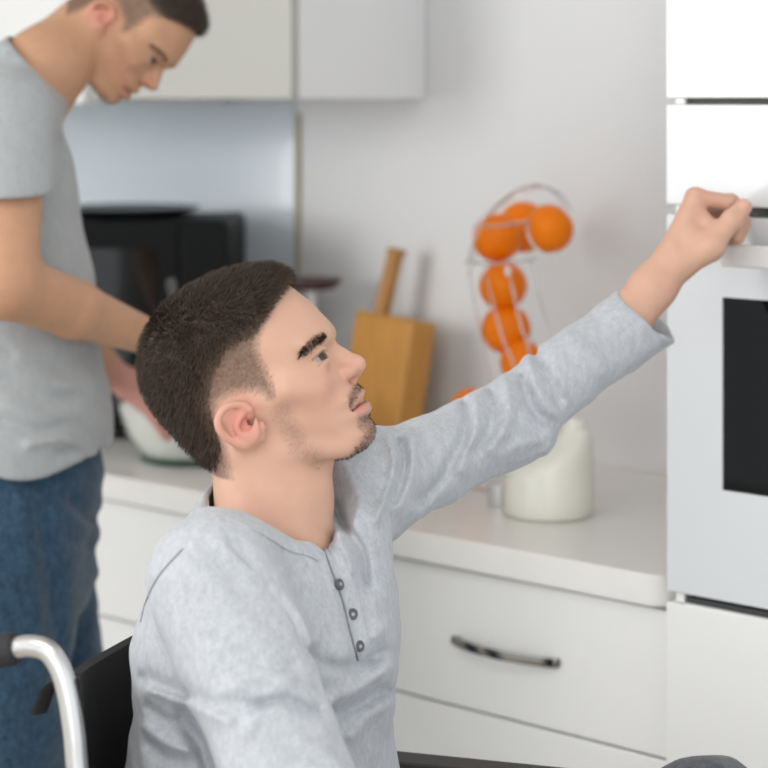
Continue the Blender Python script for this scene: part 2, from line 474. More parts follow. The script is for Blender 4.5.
def head_field(p, q, s0):
    p, q, s0 = np.broadcast_arrays(p, q, s0)
    s = np.abs(s0)
    d2 = look(TD, p, q); w = look(TW, p, q); R = look(TR, p, q)
    n = 2.25
    a = np.maximum(d2 + R, 0); b = s * (R / w)
    f = (a ** n + b ** n + 1e-9) ** (1 / n) - R
    def cap(A, B, ra, rb): return f_cap((p, q, s), np.array(A, float), np.array(B, float), ra, rb)
    def ell(c, r, Rm=None): return f_ell((p, q, s), np.array(c, float), r, Rm)
    # brow, cheekbone, jaw
    f = smin(f, cap((72, 35, 12), (56, 28, 48), 6.5, 6), 10)
    f = smin(f, cap((66, -10, 44), (40, -10, 60), 8, 7), 20)
    f = smin(f, cap((28, -76, 47), (92, -72, 24), 9, 9), 14)
    # eye hollow, ball and lids
    f = smax(f, -ell((88, 17, 30), (18, 13, 15)), 9)
    f = smin(f, ell(EYE_C, (EYE_R + 1.6,) * 3), 4)
    t = math.radians(40)
    Rm = [[math.cos(t), math.sin(t), 0], [-math.sin(t), math.cos(t), 0], [0, 0, 1]]
    ce = EYE_C + np.array([math.cos(t) * 10.5 + math.sin(t) * .6, math.sin(t) * 10.5 - math.cos(t) * .6, 2.5])
    f = smax(f, -ell(ce, (12.5, 3.7, 14.0), Rm), .8)
    f = smin(f, cap(EYE_C + (9.5, 13.0, 2), EYE_C + (-2, 11.0, 14), 2.2, 2.0), 3)     # upper lid fold
    # nose
    f = smin(f, cap((71, 27, 0), (86, 14, 0), 7.5, 8.6), 7)
    f = smin(f, cap((86, 14, 0), (101.8, 6.4, 0), 8.6, 9.8), 4)
    f = smin(f, ell((93, .5, 10.5), (9.5, 7.6, 7.5)), 5)
    f = smin(f, cap((101, -2, 0), (97.5, -10, 0), 5, 4.5), 5)
    f = smax(f, -ell((98, -7.6, 6.2), (6.0, 3.6, 3.6)), 1.5)
    # lips
    f = smin(f, cap((106, -22, 4), (101, -30, 20), 3.8, 2.2), 4)
    f = smin(f, cap((111.5, -35, 4), (103, -38, 19), 4.8, 2.6), 4)
    f = smax(f, -cap((113, -28, 0), (106.5, -32, 14), 1.6, 1.7), 1.5)
    f = smax(f, -cap((106.5, -31, 14), (99.5, -36.5, 26), 1.7, 1.6), 2)
    f = smax(f, -cap((113, -20, 0), (104, -15, 0), 1.6, 1.6), 3)
    # ear
    ta = math.radians(-42)
    Re = np.array([[math.cos(ta), math.sin(ta), 0], [-math.sin(ta), math.cos(ta), 0], [0, 0, 1]])
    tilt = math.radians(24)
    Rt = np.array([[math.cos(tilt), 0, math.sin(tilt)], [0, 1, 0], [-math.sin(tilt), 0, math.cos(tilt)]])
    Re = Re @ Rt
    e = ell((-3.5, -41.5, 69), (25, 17, 5.5), Re)
    e = smax(e, -ell((1.5, -39.5, 75.5), (9, 10.5, 8)), 3)
    e = smin(e, ell((12.5, -55.5, 68), (8.5, 7.5, 5.5)), 6)
    for A, B in zip(HELIX, HELIX[1:]): e = smin(e, cap(A, B, 3.3, 3.3), 2.0)
    for A, B in zip(ANTI, ANTI[1:]): e = smin(e, cap(A, B, 2.6, 2.6), 2.5)
    e = smin(e, ell((16.5, -46.5, 69), (4.5, 6.5, 5)), 3)
    f = smin(f, e, 4)
    return f

HAIRP = [K(*q) for q in [(497, 92), (485, 40), (430, 10), (330, 20), (240, 40), (150, 90), (60, 140), (0, 220), (-30, 320), (-20, 420), (30, 500), (120, 590), (230, 720), (272, 745),
        (314, 705), (302, 610), (288, 570), (272, 545), (262, 470), (308, 432), (385, 428), (405, 446), (431, 432), (426, 385), (404, 335), (388, 292), (396, 245), (416, 200), (452, 148)]]
HAIRP = [p[:2] for p in smoothpath([(*p, 0) for p in HAIRP], 3, True)]
DARKP = [K(*q) for q in [(500, 90), (485, 30), (430, 0), (330, 10), (240, 30), (150, 80), (60, 130), (-10, 220), (-40, 320), (-30, 420), (30, 510), (110, 590), (208, 705), (300, 740), (304, 650),
        (276, 540), (240, 450), (256, 370), (300, 300), (370, 262), (420, 215), (455, 160)]]
TH_ = poly_sdf(HAIRP, GP, GQ); TDK = poly_sdf(DARKP, GP, GQ)

def hair_thick(p, q, s):
    s = np.abs(s); pe, qe = p - PX * s, q - PQ * s
    d = -look(TH_, pe, qe); dk = -look(TDK, pe, qe)
    th = np.where(d > 0, np.minimum(.5 + d * .10, 1.3), np.maximum(-3.5, d))
    k = np.clip((dk + 4) / 26, 0, 1); k = k * k * (3 - 2 * k)
    return th + k * (4.6 + 1.6 * np.clip((p - 0) / 30, 0, 1) - 1.2 * np.clip((-60 - p) / 40, 0, 1)) * np.clip((d + 1) / 8, 0, 1)

SKIN = np.array([.64, .385, .28]); 
def head_tint(L, beard=True, base=SKIN):
    p, q, s = L[:, 0], L[:, 1], np.abs(L[:, 2])
    col = np.tile(base, (len(L), 1))
    def blend(c, m): 
        m = np.clip(m, 0, 1)[:, None]; return col * (1 - m) + np.array(c) * m
    nz = vnoise(L, .35, 3); n2 = vnoise(L, 1.3, 5)
    g = lambda c, r: np.exp(-((p - c[0]) ** 2 + (q - c[1]) ** 2 + (s - c[2]) ** 2) / r ** 2)
    col = blend((.66, .30, .22), .55 * g((98, 0, 4), 17)); col = blend((.66, .30, .22), .35 * g((70, -18, 45), 24))
    e = np.clip(1.3 - np.hypot((p + 3.5) / 25, (q + 43) / 25), 0, 1) * (s > 63)
    col = blend((.66, .255, .20), .75 * e)
    # scalp seen through the fade
    pe, qe = p - PX * s, q - PQ * s
    d = -look(TH_, pe, qe); m = np.clip((d + 4 * (n2 - .5)) / 11, 0, 1) ** .8 * np.where((np.hypot(p + 1.5, q + 41) < 26) & (s > 67), 0, 1)
    col = blend((.12, .082, .058), (.62 + .3 * n2) * m)
    # lips
    ml = line_dist([(114, -29), (107, -31), (100.5, -36)], p, q)
    up = (q > -29 - (113 - p) * .62)
    col = blend((.58, .215, .19), np.clip((np.where(up, 3.4, 7.5) - ml) / 2.0, 0, 1) * (p > 96) * (s < 27) * .65)
    col = blend((.10, .03, .025), np.clip((1.5 - ml) / 1.0, 0, 1) * (s < 26) * .8)
    if beard:
        mo = np.clip((6.5 - line_dist([(104, -15), (98, -26), (95, -34)], p, q)) / 6, 0, 1) * (s < 30) * (s > 2)
        col = blend((.10, .065, .045), mo * (.35 + .5 * n2))
        ch = np.clip((10 - line_dist([(112, -47), (120, -58), (112, -74), (90, -83)], p, q)) / 9, 0, 1) * np.clip((34 - s) / 9, 0, 1)
        col = blend((.08, .05, .035), ch * (.2 + .45 * n2))
        sb = np.clip((14 - line_dist([(26, -42), (36, -58), (44, -76), (60, -84)], pe, qe)) / 12, 0, 1) * (s > 22)
        col = blend((.17, .11, .075), sb * (.15 + .55 * n2) * .6)
    # lash lines
    t = math.radians(40); x, y = p - EYE_C[0], q - EYE_C[1]
    u = x * math.cos(t) + y * math.sin(t); v = -x * math.sin(t) + y * math.cos(t) + .6
    r = np.sqrt(x * x + y * y + (s - EYE_C[2]) ** 2)
    lash = np.clip(1 - np.abs(v - 3.9) / 1.5, 0, 1) * (r < 16.5) * (u > -2)
    col = blend((.06, .035, .028), lash * .8)
    lash = np.clip(1 - np.abs(v + 3.9) / 1.2, 0, 1) * (r < 15.5) * (u > -2)
    col = blend((.30, .14, .10), lash * .6)
    return col

def strands(P, N, D, Ln, W, droop, T, segs=4, seedv=0):
    # thin three sided blades growing from P, leaving along N and combed along D
    n = len(P); k = segs + 1
    N = N / (np.linalg.norm(N, axis=1, keepdims=True) + 1e-9)
    D = D - N * (D * N).sum(1, keepdims=True); D = D / (np.linalg.norm(D, axis=1, keepdims=True) + 1e-9)
    B = np.cross(N, D)
    V = np.zeros((n, k, 3, 3)); cur = P - N * 1.0; 
    for i in range(k):
        t = i / segs
        w = (W * (1 - .85 * t))[:, None]
        V[:, i, 0] = cur + B * w; V[:, i, 1] = cur - B * w; V[:, i, 2] = cur + N * w * .8
        a = (droop * (.35 + .65 * t))[:, None]
        cur = cur + (N * np.cos(a) + D * np.sin(a)) * (Ln / segs)[:, None]
    base = (np.arange(n) * k * 3)[:, None]
    Q = []
    for i in range(segs):
        for a in range(3):
            b = (a + 1) % 3
            Q.append(base + np.array([i * 3 + a, i * 3 + b, i * 3 + 3 + b, i * 3 + 3 + a]))
    Q = np.stack(Q, 1).reshape(-1, 4)
    return V.reshape(-1, 3), Q, np.repeat(T, k * 3, 0)

def sample_quads(V, Q, n, wfun=None):
    A = .5 * np.linalg.norm(np.cross(V[Q[:, 2]] - V[Q[:, 0]], V[Q[:, 3]] - V[Q[:, 1]]), axis=1)
    if wfun is not None: A = A * wfun(V[Q].mean(1))
    f = rng.choice(len(Q), n, p=A / A.sum()); u, v = rng.random((2, n, 1))
    q = V[Q[f]]
    return q[:, 0] * (1 - u) * (1 - v) + q[:, 1] * u * (1 - v) + q[:, 2] * u * v + q[:, 3] * (1 - u) * v, f

def make_hair(nst=16000, step=2.2):
    ax = (axis((-150, 75, step)), axis((-125, 128, step)), axis((-92, 92, step)))
    p, q, s = np.meshgrid(*ax, indexing='ij')
    f = head_field(p, q, s)
    # keep clear of the ears
    th = hair_thick(p, q, s)
    lump = vnoise(np.stack([p.ravel(), q.ravel(), s.ravel()], 1) * np.array([.8, .8, 1.4]), .11, 11).reshape(p.shape) - .5
    th = th + np.clip(th - 2, 0, 3) / 3 * lump * 3.0
    ear = np.clip(1 - np.hypot((p + 6) / 28, (q + 52) / 27), 0, 1) * (np.abs(s) > 60)
    f = f - th + ear * 40
    cut = np.clip(8 - 0 * p, 0, 8)
    V, Q = nets(f.astype(np.float32), ax)
    VA, QA = V, Q
    # drop the buried part of the shell
    th_v = hair_thick(V[:, 0], V[:, 1], V[:, 2])
    keep = (th_v[Q] > 2.0).all(1); Q = Q[keep]
    used = np.unique(Q); mp = np.full(len(V), -1); mp[used] = np.arange(len(used)); V = V[used]; Q = mp[Q]
    th_v = hair_thick(V[:, 0], V[:, 1], V[:, 2])
    dark = np.array([.046, .030, .021]); light = np.array([.17, .112, .075])
    def hcol(P):
        sa = np.abs(P[:, 2]); dk = np.clip((-look(TDK, P[:, 0] - PX * sa, P[:, 1] - PQ * sa) + 6) / 22, 0, 1)[:, None]
        n1 = vnoise(P, .5, 2)[:, None]
        return light * (1 - dk) + dark * dk, n1
    c0, n1 = hcol(V); T0 = c0 * (.7 + .5 * n1)
    N = vnormals(VA, QA)
    P, fidx = sample_quads(VA, QA, nst, lambda c: np.clip(hair_thick(c[:, 0], c[:, 1], c[:, 2]) + .8, 0, 1.6))
    Nn = N[QA[fidx]].mean(1)
    th = hair_thick(P[:, 0], P[:, 1], P[:, 2])
    # combing: forward on top, back and down behind and at the sides
    w = np.clip((P[:, 1] - 20) / 60, 0, 1)[:, None]
    D = w * np.array([.85, .45, 0]) + (1 - w) * np.array([-.25, -1, 0]) + rng.normal(0, .22, (nst, 3))
    cr = np.hypot(P[:, 0] + 95, P[:, 1] - 40)[:, None]     # the crown swirl
    k2 = .2 * np.exp(-(cr / 40) ** 2)
    D = D * (1 - k2) + k2 * (np.stack([P[:, 0] + 80, P[:, 1] - 50, P[:, 2]], 1) / 40 + np.array([.2, .6, .4]))
    P = P - Nn * np.where((th < 2), np.clip(th, 0, 2), 0)[:, None]
    Ln = np.clip(th * 1.7, 2.0, 12) * rng.uniform(.7, 1.25, nst)
    c, n2 = hcol(P); T = c * rng.uniform(.5, 2.1, (nst, 1)) 
    dr = rng.uniform(1.0, 1.42, nst)
    V2, Q2, T2 = strands(P, Nn, D, Ln, np.where(th > 3, .55, .28) * rng.uniform(.7, 1.2, nst), dr, T)
    Vn = np.concatenate([V, V2]); Qn = np.concatenate([Q, Q2 + len(V)])
    return Vn, Qn, np.concatenate([T0, T2])

def head_bvh(V, Q): return BVHTree.FromPolygons([tuple(v) for v in V], [tuple(q) for q in Q])

def brow_strands(V, Q, sign, n=760, dens=1.0):
    # hairs on the head skin V,Q (local mm) along the brow line
    line = np.array(smoothpath([(50, 21, 0), (59, 29, 0), (67, 34.5, 0), (73, 37, 0)], 8))[:, :2]
    P, f = sample_quads(V, Q, n * 14, lambda c: ((line_dist(line, c[:, 0], c[:, 1]) < 5.2) & (c[:, 2] * sign > 9) & (c[:, 2] * sign < 56)) + 1e-9)
    d = line_dist(line, P[:, 0], P[:, 1]); taper = (np.clip((P[:, 0] - 46) / 14, .2, 1) * np.clip((80 - P[:, 0]) / 9, .3, 1) * 4.8) * rng.uniform(.35, 1.15, len(P))
    ok = (d < taper) & (P[:, 2] * sign > 9) & (np.abs(P[:, 0] - 62) < 18); P, f = P[ok][:n], f[ok][:n]
    N = vnormals(V, Q)[Q[f]].mean(1)
    D = np.tile(np.array([-.62, -.38, .45 * sign]), (len(P), 1)) + rng.normal(0, .18, (len(P), 3)) + np.array([0, .55, 0]) * np.clip((P[:, :1] - 62) / 14, 0, 1)
    T = np.array([.022, .015, .012]) * rng.uniform(.7, 1.4, (len(P), 1))
    return strands(P, N, D, rng.uniform(5, 9, len(P)), np.full(len(P), .25), np.full(len(P), 1.42), T, 3)

def beard_strands(V, Q, n=2600):
    mo = lambda c: (line_dist([(104, -15), (98, -26), (95, -34)], c[:, 0], c[:, 1]) < 4.0) & (np.abs(c[:, 2]) < 30) & (np.abs(c[:, 2]) > 2)
    ch = lambda c: (line_dist([(112, -47), (120, -58), (112, -74), (90, -83)], c[:, 0], c[:, 1]) < 7.5) & (np.abs(c[:, 2]) < 30)
    sb = lambda c: (line_dist([(26, -42), (36, -58), (44, -76), (60, -84)], c[:, 0] - PX * np.abs(c[:, 2]), c[:, 1] - PQ * np.abs(c[:, 2])) < 11) & (np.abs(c[:, 2]) > 25)
    P, f = sample_quads(V, Q, n, lambda c: mo(c) * 1.6 + ch(c) * 1.0 + sb(c) * .35 + 1e-9)
    N = vnormals(V, Q)[Q[f]].mean(1)
    D = np.tile(np.array([.1, -1.0, 0]), (n, 1)) + rng.normal(0, .35, (n, 3))
    side = sb(P)[:, None]
    T = np.where(side, np.array([.10, .065, .045]), np.array([.03, .02, .015])) * rng.uniform(.6, 1.5, (n, 1))
    return strands(P, N, D, np.where(side[:, 0], 2.0, 3.4) * rng.uniform(.7, 1.3, n), np.where(side[:, 0], .2, .27), np.full(n, 1.05), T, 2)

def eye_mesh(sign, gaze):
    bm = bmesh.new(); bmesh.ops.create_uvsphere(bm, u_segments=48, v_segments=32, radius=EYE_R)
    V = np.array([v.co for v in bm.verts]); bm.free
    g = np.array(gaze, float); g /= np.linalg.norm(g)
    ang = np.degrees(np.arccos(np.clip(V @ g / EYE_R, -1, 1)))
    col = np.tile([.36, .32, .29], (len(V), 1)).astype(float)
    col[ang < 33] = (.07, .040, .020); col[ang < 12] = (.004, .004, .004)
    bm.verts.index_update()
    F = [[v.index for v in f.verts] for f in bm.faces]; bm.free()
    me = bpy.data.meshes.new('eye'); me.from_pydata([tuple(v + EYE_C * (1, 1, sign)) for v in V], [], F)
    at = me.attributes.new('tint', 'FLOAT_COLOR', 'POINT')
    at.data.foreach_set('color', np.concatenate([col, np.ones((len(V), 1))], 1).astype(np.float32).ravel())
    return me
# ------------------------------------------------------------------ hands
def hand(vol, W, F, N, T, curl=.5, spread=1.0, size=1.0, thumb=.6):
    """W wrist, F towards the fingers, N back of the hand, T towards the thumb"""
    W = np.asarray(W, float); F, N, T = [np.asarray(a, float) / np.linalg.norm(a) for a in (F, N, T)]
    S = size
    fin = [(.028, .084, (.044, .027, .023), .0088), (.009, .088, (.048, .030, .024), .0089), (-.010, .084, (.044, .028, .024), .0083), (-.027, .076, (.034, .021, .021), .0074)]
    for off, ln, _, r in fin:
        vol.cap(W + T * off * .55 * S, W + (F * ln + T * off) * S, .0125 * S, .0105 * S, .012)
    vol.cap(W + (F * .02 + T * .018 - N * .006) * S, W + (F * .05 + T * .034 - N * .010) * S, .015 * S, .013 * S, .012)
    for n, (off, ln, L, r) in enumerate(fin):
        p = W + (F * ln + T * off) * S; d = F + T * off * 3.0 * spread; d = d / np.linalg.norm(d); a = 0
        for i, l in enumerate(L):
            a = curl * (1 + .12 * n) * (.75 if i == 0 else .95)
            ax_ = np.cross(d, -N); ax_ = ax_ / (np.linalg.norm(ax_) + 1e-9)
            Rm = np.array(Matrix.Rotation(a, 3, Vector(ax_))); d = Rm @ d; 
            q = p + d * l * S
            vol.cap(p, q, r * S * (1 - .08 * i), r * S * (1 - .08 * (i + 1)), .004)
            p = q
    p = W + (F * .045 + T * .036 - N * .008) * S
    for i, (l, r) in enumerate(((.034, .0112), (.027, .0098))):
        d = F * (.75 - .1 * i) + T * (.65 - thumb * .6 * i) - N * (.25 + .25 * i); d = d / np.linalg.norm(d); q = p + d * l * S
        vol.cap(p, q, r * S, r * .9 * S, .005); p = q

def headmap(R, origin, S):
    """R columns: images of the p, q, s axes in person space"""
    R = np.asarray(R, float)
    to = lambda L: origin + (L * S) @ R.T
    back = lambda p: tuple(((p[0] - origin[0]) * R[0, i] + (p[1] - origin[1]) * R[1, i] + (p[2] - origin[2]) * R[2, i]) / S for i in range(3))
    return to, back

def add_head(vol, R, origin, S, k=.02):
    to, back = headmap(R, origin, S)
    cs_ = np.array([to(np.array([a, b, c], float)) for a in (-125, 125) for b in (-125, 110) for c in (-92, 92)])
    vol.op(lambda p: head_field(*back(p)) * S, cs_.min(0), cs_.max(0), k)
    return to, back

def person_parts(root, base, parts):
    for o in parts: o.parent = root

def shift(V, base): return V - base

# =================================================================== the seated man
S1 = .000995
a5 = math.radians(5)
R1 = np.array([[math.cos(a5), 0, -math.sin(a5)], [-math.sin(a5), 0, -math.cos(a5)], [0, 1, 0]])
O1 = cs(255, 370, 2.10)
FV1 = np.array([.85, -.527, 0]); LA1 = np.array([.527, .85, 0])

def torso1(g):
    n = lambda u, v, t, a, b: (cs(u, v, t), LA1, a + g, b + g)
    return [n(325, 1035, 2.07, .165, .115), n(262, 760, 2.085, .143, .108), n(268, 635, 2.08, .149, .103), n(269, 578, 2.08, .140, .080), n(271, 548, 2.085, .100, .050)]
RS, RE, RW = cs(214, 580, 1.945), cs(306, 835, 1.84), cs(455, 935, 1.86)
LS, LE, LW = cs(366, 486, 2.21), cs(488, 426, 2.335), cs(668, 262, 2.475)
HIPR, KNR, ANR = cs(340, 1030, 1.97), np.array([.285, 1.93, .70]), np.array([.41, 1.90, .25])
HIPL, KNL, ANL = cs(350, 1030, 2.15), np.array([.326, 2.13, .765]), np.array([.46, 2.07, .25])

def build_man1():
    X = axis((-.34, -.27, .007), (-.27, .005, .0021), (.005, .29, .006), (.29, .425, .0019), (.425, .60, .008))
    Y = axis((1.72, 1.99, .006), (1.99, 2.20, .0021), (2.20, 2.425, .006), (2.425, 2.56, .0019))
    Z = axis((.12, 1.06, .009), (1.06, 1.23, .0026), (1.23, 1.395, .0019), (1.395, 1.42, .004))
    vol = Vol(X, Y, Z)
    vol.sweep(torso1(-.018), .02)
    # shoulders and arms
    for S_, E_, W_, r in ((RS, RE, RW, (.056, .044, .040, .027)), (LS, LE, None, (.052, .040, .037, .027))):
        vol.cap(cs(266, 580, 2.085), S_ + (0, 0, -.014 if S_ is RS else -.030), .022, r[0] - .018, .02)
        vol.cap(S_ + (0, 0, -.008), E_, r[0] - .016, r[1] - (.012 if W_ is not None else .019), .012)
    vol.cap(RE, RW, .040, .026, .02)
    vol.cap(LE, cs(622, 326, 2.45), .019, .0275, .008)
    vol.cap(cs(622, 326, 2.45), cs(654, 286, 2.47), .0290, .0258, .012)
    vol.cap(cs(654, 286, 2.47), cs(674, 262, 2.48), .0258, .0235, .012)
    # legs
    for h, k_, an in ((HIPR, KNR, ANR), (HIPL, KNL, ANL)):
        vol.cap(h, k_, .075, .052, .04); vol.cap(k_, an, .052, .036, .03)
        vol.cap(an, an + np.array([.10, 0, -.045]), .030, .024, .02)
    # neck
    vol.cap(cs(262, 448, 2.10), cs(274, 505, 2.088), .0535, .0535, .02)
    vol.cap(cs(274, 505, 2.088), cs(268, 560, 2.085), .0525, .058, .02)
    to, back = add_head(vol, R1, O1, S1, .014)
    # windpipe and the strap muscle of the neck
    vol.cap(cs(318, 468, 2.088), cs(309, 535, 2.070), .010, .010, .022)
    vol.cap(cs(244, 452, 2.045), cs(305, 548, 2.052), .011, .012, .02)
    # the raised left hand, closed round the oven handle
    c = lambda u, v, t: cs(u, v, t)
    vol.cap(c(672, 262, 2.478), c(696, 198, 2.497), .0205, .0110, .012)
    vol.cap(c(674, 258, 2.492), c(695, 197, 2.512), .0180, .0112, .012)
    vol.cap(c(676, 258, 2.503), c(694, 201, 2.527), .0165, .0105, .012)
    vol.cap(c(680, 262, 2.508), c(694, 208, 2.541), .0140, .0095, .012)
    vol.cap(c(684, 262, 2.472), c(709, 249, 2.468), .0165, .0160, .012)      # ball of the thumb
    vol.cap(c(694, 240, 2.478), c(712, 243, 2.470), .0150, .0135, .012)
    kf = .0028
    vol.cap(c(700, 216, 2.492), c(711, 228, 2.482), .0105, .0105, .008)
    for (m, p1, p2, p3, r) in (((697, 197, 2.497), (728, 203, 2.503), (742, 219, 2.512), (737, 236, 2.516), .0093),
                               ((695, 197, 2.512), (731, 202, 2.523), (744, 222, 2.530), (738, 240, 2.528), .0092),
                               ((694, 201, 2.527), (729, 206, 2.541), (741, 227, 2.545), (734, 242, 2.538), .0086),
                               ((694, 208, 2.541), (720, 215, 2.555), (731, 231, 2.556), (725, 243, 2.548), .0076)):
        m, p1, p2, p3 = c(*m), c(*p1), c(*p2), c(*p3)
        vol.cap(m, p1, r * 1.08, r, .006); vol.cap(p1, p2, r, r * .92, kf); vol.cap(p2, p3, r * .92, r * .80, kf)
        vol.ell(p1, (r * 1.05,) * 3, None, .004)
    vol.cap(c(709, 246, 2.468), c(732, 220, 2.476), .0140, .0120, .008)      # thumb
    vol.ell(c(732, 220, 2.476), (.0124,) * 3, None, .004)
    vol.cap(c(732, 220, 2.476), c(743.5, 207, 2.484), .0118, .0102, .004)
    # nail
    hand(vol, RW, (1, .12, -.12), (0, -.35, 1), (.1, 1, .3), .35, 1, 1.0)
    V, Q = vol.mesh()
    p = [V[:, 0], V[:, 1], V[:, 2]]
    L = np.stack(back(p), 1)
    T = np.tile(SKIN, (len(V), 1))
    n1 = vnoise(V, 120, 4)[:, None]; T = T * (.97 + .06 * n1)
    hm = (L[:, 1] > -100) & (np.abs(L[:, 2]) < 95) & (np.abs(L[:, 0]) < 150) & (V[:, 0] < .03)
    T[hm] = head_tint(L[hm])
    hd = V[:, 0] > .34
    kn = np.exp(-((V - c(696, 196, 2.505)) ** 2).sum(1) / .022 ** 2)[:, None] * .5 + np.exp(-((V - c(748, 203, 2.485)) ** 2).sum(1) / .012 ** 2)[:, None] * .7
    kn = kn * hd[:, None]; T = T * (1 - kn) + np.array([.66, .29, .235]) * kn
    U = (V[:, 0] / V[:, 1]) * FPX + 384; Vv = HZ + (EYE - V[:, 2]) / V[:, 1] * FPX
    nail = np.clip(1 - np.hypot((U - 744) * .75 + (Vv - 204.5) * .66, ((Vv - 204.5) * .75 - (U - 744) * .66) * .62) / 5.0, 0, 1)[:, None] * (V[:, 1] < 2.482)[:, None] * hd[:, None]
    T = T * (1 - np.clip(nail * 2, 0, .7)) + np.array([.74, .44, .37]) * np.clip(nail * 2, 0, .7)
    return V, Q, T, to, back, L

def shirt1():
    st = .0026
    vol = Vol(axis((-.30, .34, st)), axis((1.74, 2.56, st)), axis((.62, 1.325, st)))
    vol.sweep(torso1(.006), .02)
    vol.cap(cs(268, 535, 2.085), RS, .044, .056, .022); vol.cap(cs(272, 535, 2.085), LS, .046, .053, .03)
    # the sleeve on his right arm hangs full, then the forearm
    vol.cap(RS, RE, .060, .060, .015); vol.cap(RE, RW + (RW - RE) * -.12, .056, .038, .02)
    # raised sleeve
    vol.cap(LS, cs(430, 462, 2.275), .054, .0470, .03)
    vol.cap(cs(430, 462, 2.275), cs(500, 426, 2.345), .0470, .0440, .012)
    vol.cap(cs(500, 426, 2.345), cs(560, 379, 2.395), .0435, .0405, .012)
    vol.cap(cs(560, 376, 2.395), cs(620, 335, 2.445), .0405, .0410, .012)
    vol.cap(cs(620, 335, 2.445), cs(700, 273, 2.508), .0410, .0500, .01)
    vol.cap(cs(470, 440, 2.32), cs(520, 428, 2.355), .040, .036, .02)       # cloth hanging at the elbow
    # extra cloth under the raised arm and at the belly
    vol.cap(cs(339, 545, 2.12), cs(332, 690, 2.09), .050, .054, .03)
    vol.cap(cs(228, 700, 2.02), cs(250, 780, 2.05), .070, .086, .015)
    # cuff
    e1 = cs(676, 342, 2.455) - cs(617, 291, 2.452); axv = cs(690, 280, 2.50) - cs(560, 376, 2.395); axv /= np.linalg.norm(axv)
    e1 /= np.linalg.norm(e1); n = axv - e1 * (axv @ e1); n /= np.linalg.norm(n)
    n = n + np.array([.0, -.62, .0]); n -= e1 * (n @ e1); n /= np.linalg.norm(n)
    c0 = (cs(676, 342, 2.455) + cs(617, 291, 2.452)) / 2
    vol.op(lambda p: (p[0] - c0[0]) * n[0] + (p[1] - c0[1]) * n[1] + (p[2] - c0[2]) * n[2], (.16, 2.3, 1.1), (.5, 2.6, 1.4), .003, 'i')
    cc = cs(647, 316, 2.462)
    vol.cap(cc - axv * .05, cc + axv * .06, .0300, .0410, .003, 's')
    # neck opening
    B, Fp, Np = cs(213, 474, 2.125), cs(333, 503, 2.14), cs(264, 549, 2.03)
    nn = np.cross(Fp - B, Np - B); nn /= np.linalg.norm(nn)
    if nn[2] < 0: nn = -nn
    ctr = (B + cs(322, 540, 2.055)) / 2; ctr = ctr - nn * ((ctr - B) @ nn)
    pl = lambda p: (p[0] - ctr[0]) * nn[0] + (p[1] - ctr[1]) * nn[1] + (p[2] - ctr[2]) * nn[2]
    # collar tube round the neck, then opened
    vol.cap(ctr - nn * .05, ctr + nn * .012, .075, .060, .016)
    def capcut(p):
        x, y, z = p[0] - ctr[0], p[1] - ctr[1], p[2] - ctr[2]
        h = x * nn[0] + y * nn[1] + z * nn[2]
        rad = np.sqrt(np.maximum(x * x + y * y + z * z - h * h, 0))
        return np.maximum(-h, np.maximum(rad - .074 - .45 * np.maximum(h, 0), h - .1))
    vol.op(capcut, ctr - .14, ctr + .14, .003, 's')
    vol.cap(ctr - nn * .035, ctr + nn * .10, .0560, .0585, .004, 's')
    vol.ell(cs(318, 533, 2.045), (.019, .02, .019), None, .006, 's')
    def fold(pts, w, dep, t0=1.7, t1=2.6, gain=1.35):
        """crease drawn along the cloth facing us; dep > 0 is a valley, < 0 a ridge"""
        A = np.array(pts, float); lo, hi = A.min(0) - 4 * w, A.max(0) + 4 * w
        c = [cs(u, v, t) for u in (lo[0], hi[0]) for v in (lo[1], hi[1]) for t in (t0, t1)]
        def fn(p):
            U = p[0] / p[1] * FPX + 384; W_ = HZ + (EYE - p[2]) / p[1] * FPX
            U, W_ = np.broadcast_arrays(U, W_)
            d = line_dist(pts, U, W_)
            m = (p[1] >= t0) & (p[1] <= t1)
            return dep * gain * np.exp(-(d / w) ** 2) * m
        vol.op(fn, np.min(c, 0), np.max(c, 0), 0, 'add')
    sp = lambda *a: [tuple(q[:2]) for q in smoothpath([(*x, 0) for x in a], 4)]
    R_ = (1.7, 2.02); Lf = (2.05, 2.6)
    # near sleeve and side
    fold(sp((146, 678), (170, 690), (215, 705), (265, 705)), 8, .0035, *R_); fold(sp((150, 690), (190, 704), (230, 722)), 6, -.004, *R_)
    fold(sp((182, 717), (196, 735), (205, 760), (215, 790)), 8, .010); fold(sp((296, 665), (312, 690), (320, 708)), 8, .002)
    fold(sp((255, 706), (285, 700), (316, 712)), 6, .006, *R_); fold(sp((245, 735), (262, 712), (290, 706)), 8, -.003, *R_)
    fold(sp((150, 708), (168, 722), (190, 735)), 6, .0035); fold(sp((146, 727), (168, 745), (196, 752)), 6, -.004); fold(sp((152, 746), (166, 757), (190, 764)), 6, .004)
    fold(sp((210, 640), (250, 662), (285, 672)), 8, .003, *R_); fold(sp((225, 690), (262, 676), (288, 680)), 7, -.003, *R_)
    fold(sp((280, 575), (292, 600), (300, 632)), 7, -.0028, 1.9, 2.2)
    fold(sp((262, 706), (286, 702), (308, 712)), 5, .004, *R_); fold(sp((226, 660), (246, 676), (270, 682)), 6, .003, *R_); fold(sp((300, 742), (322, 752), (340, 768)), 7, -.004, *R_)
    fold(sp((206, 545), (226, 566), (240, 590)), 8, .0025, *R_); fold(sp((366, 640), (376, 634), (386, 625)), 6, -.003, 1.9, 2.2)
    # chest: drag lines from the shoulder to the placket
    fold(sp((232, 545), (248, 564), (264, 584), (276, 600)), 8, .0034, 1.9, 2.2); fold(sp((222, 545), (248, 580), (262, 600)), 6, -.004, 1.9, 2.2)
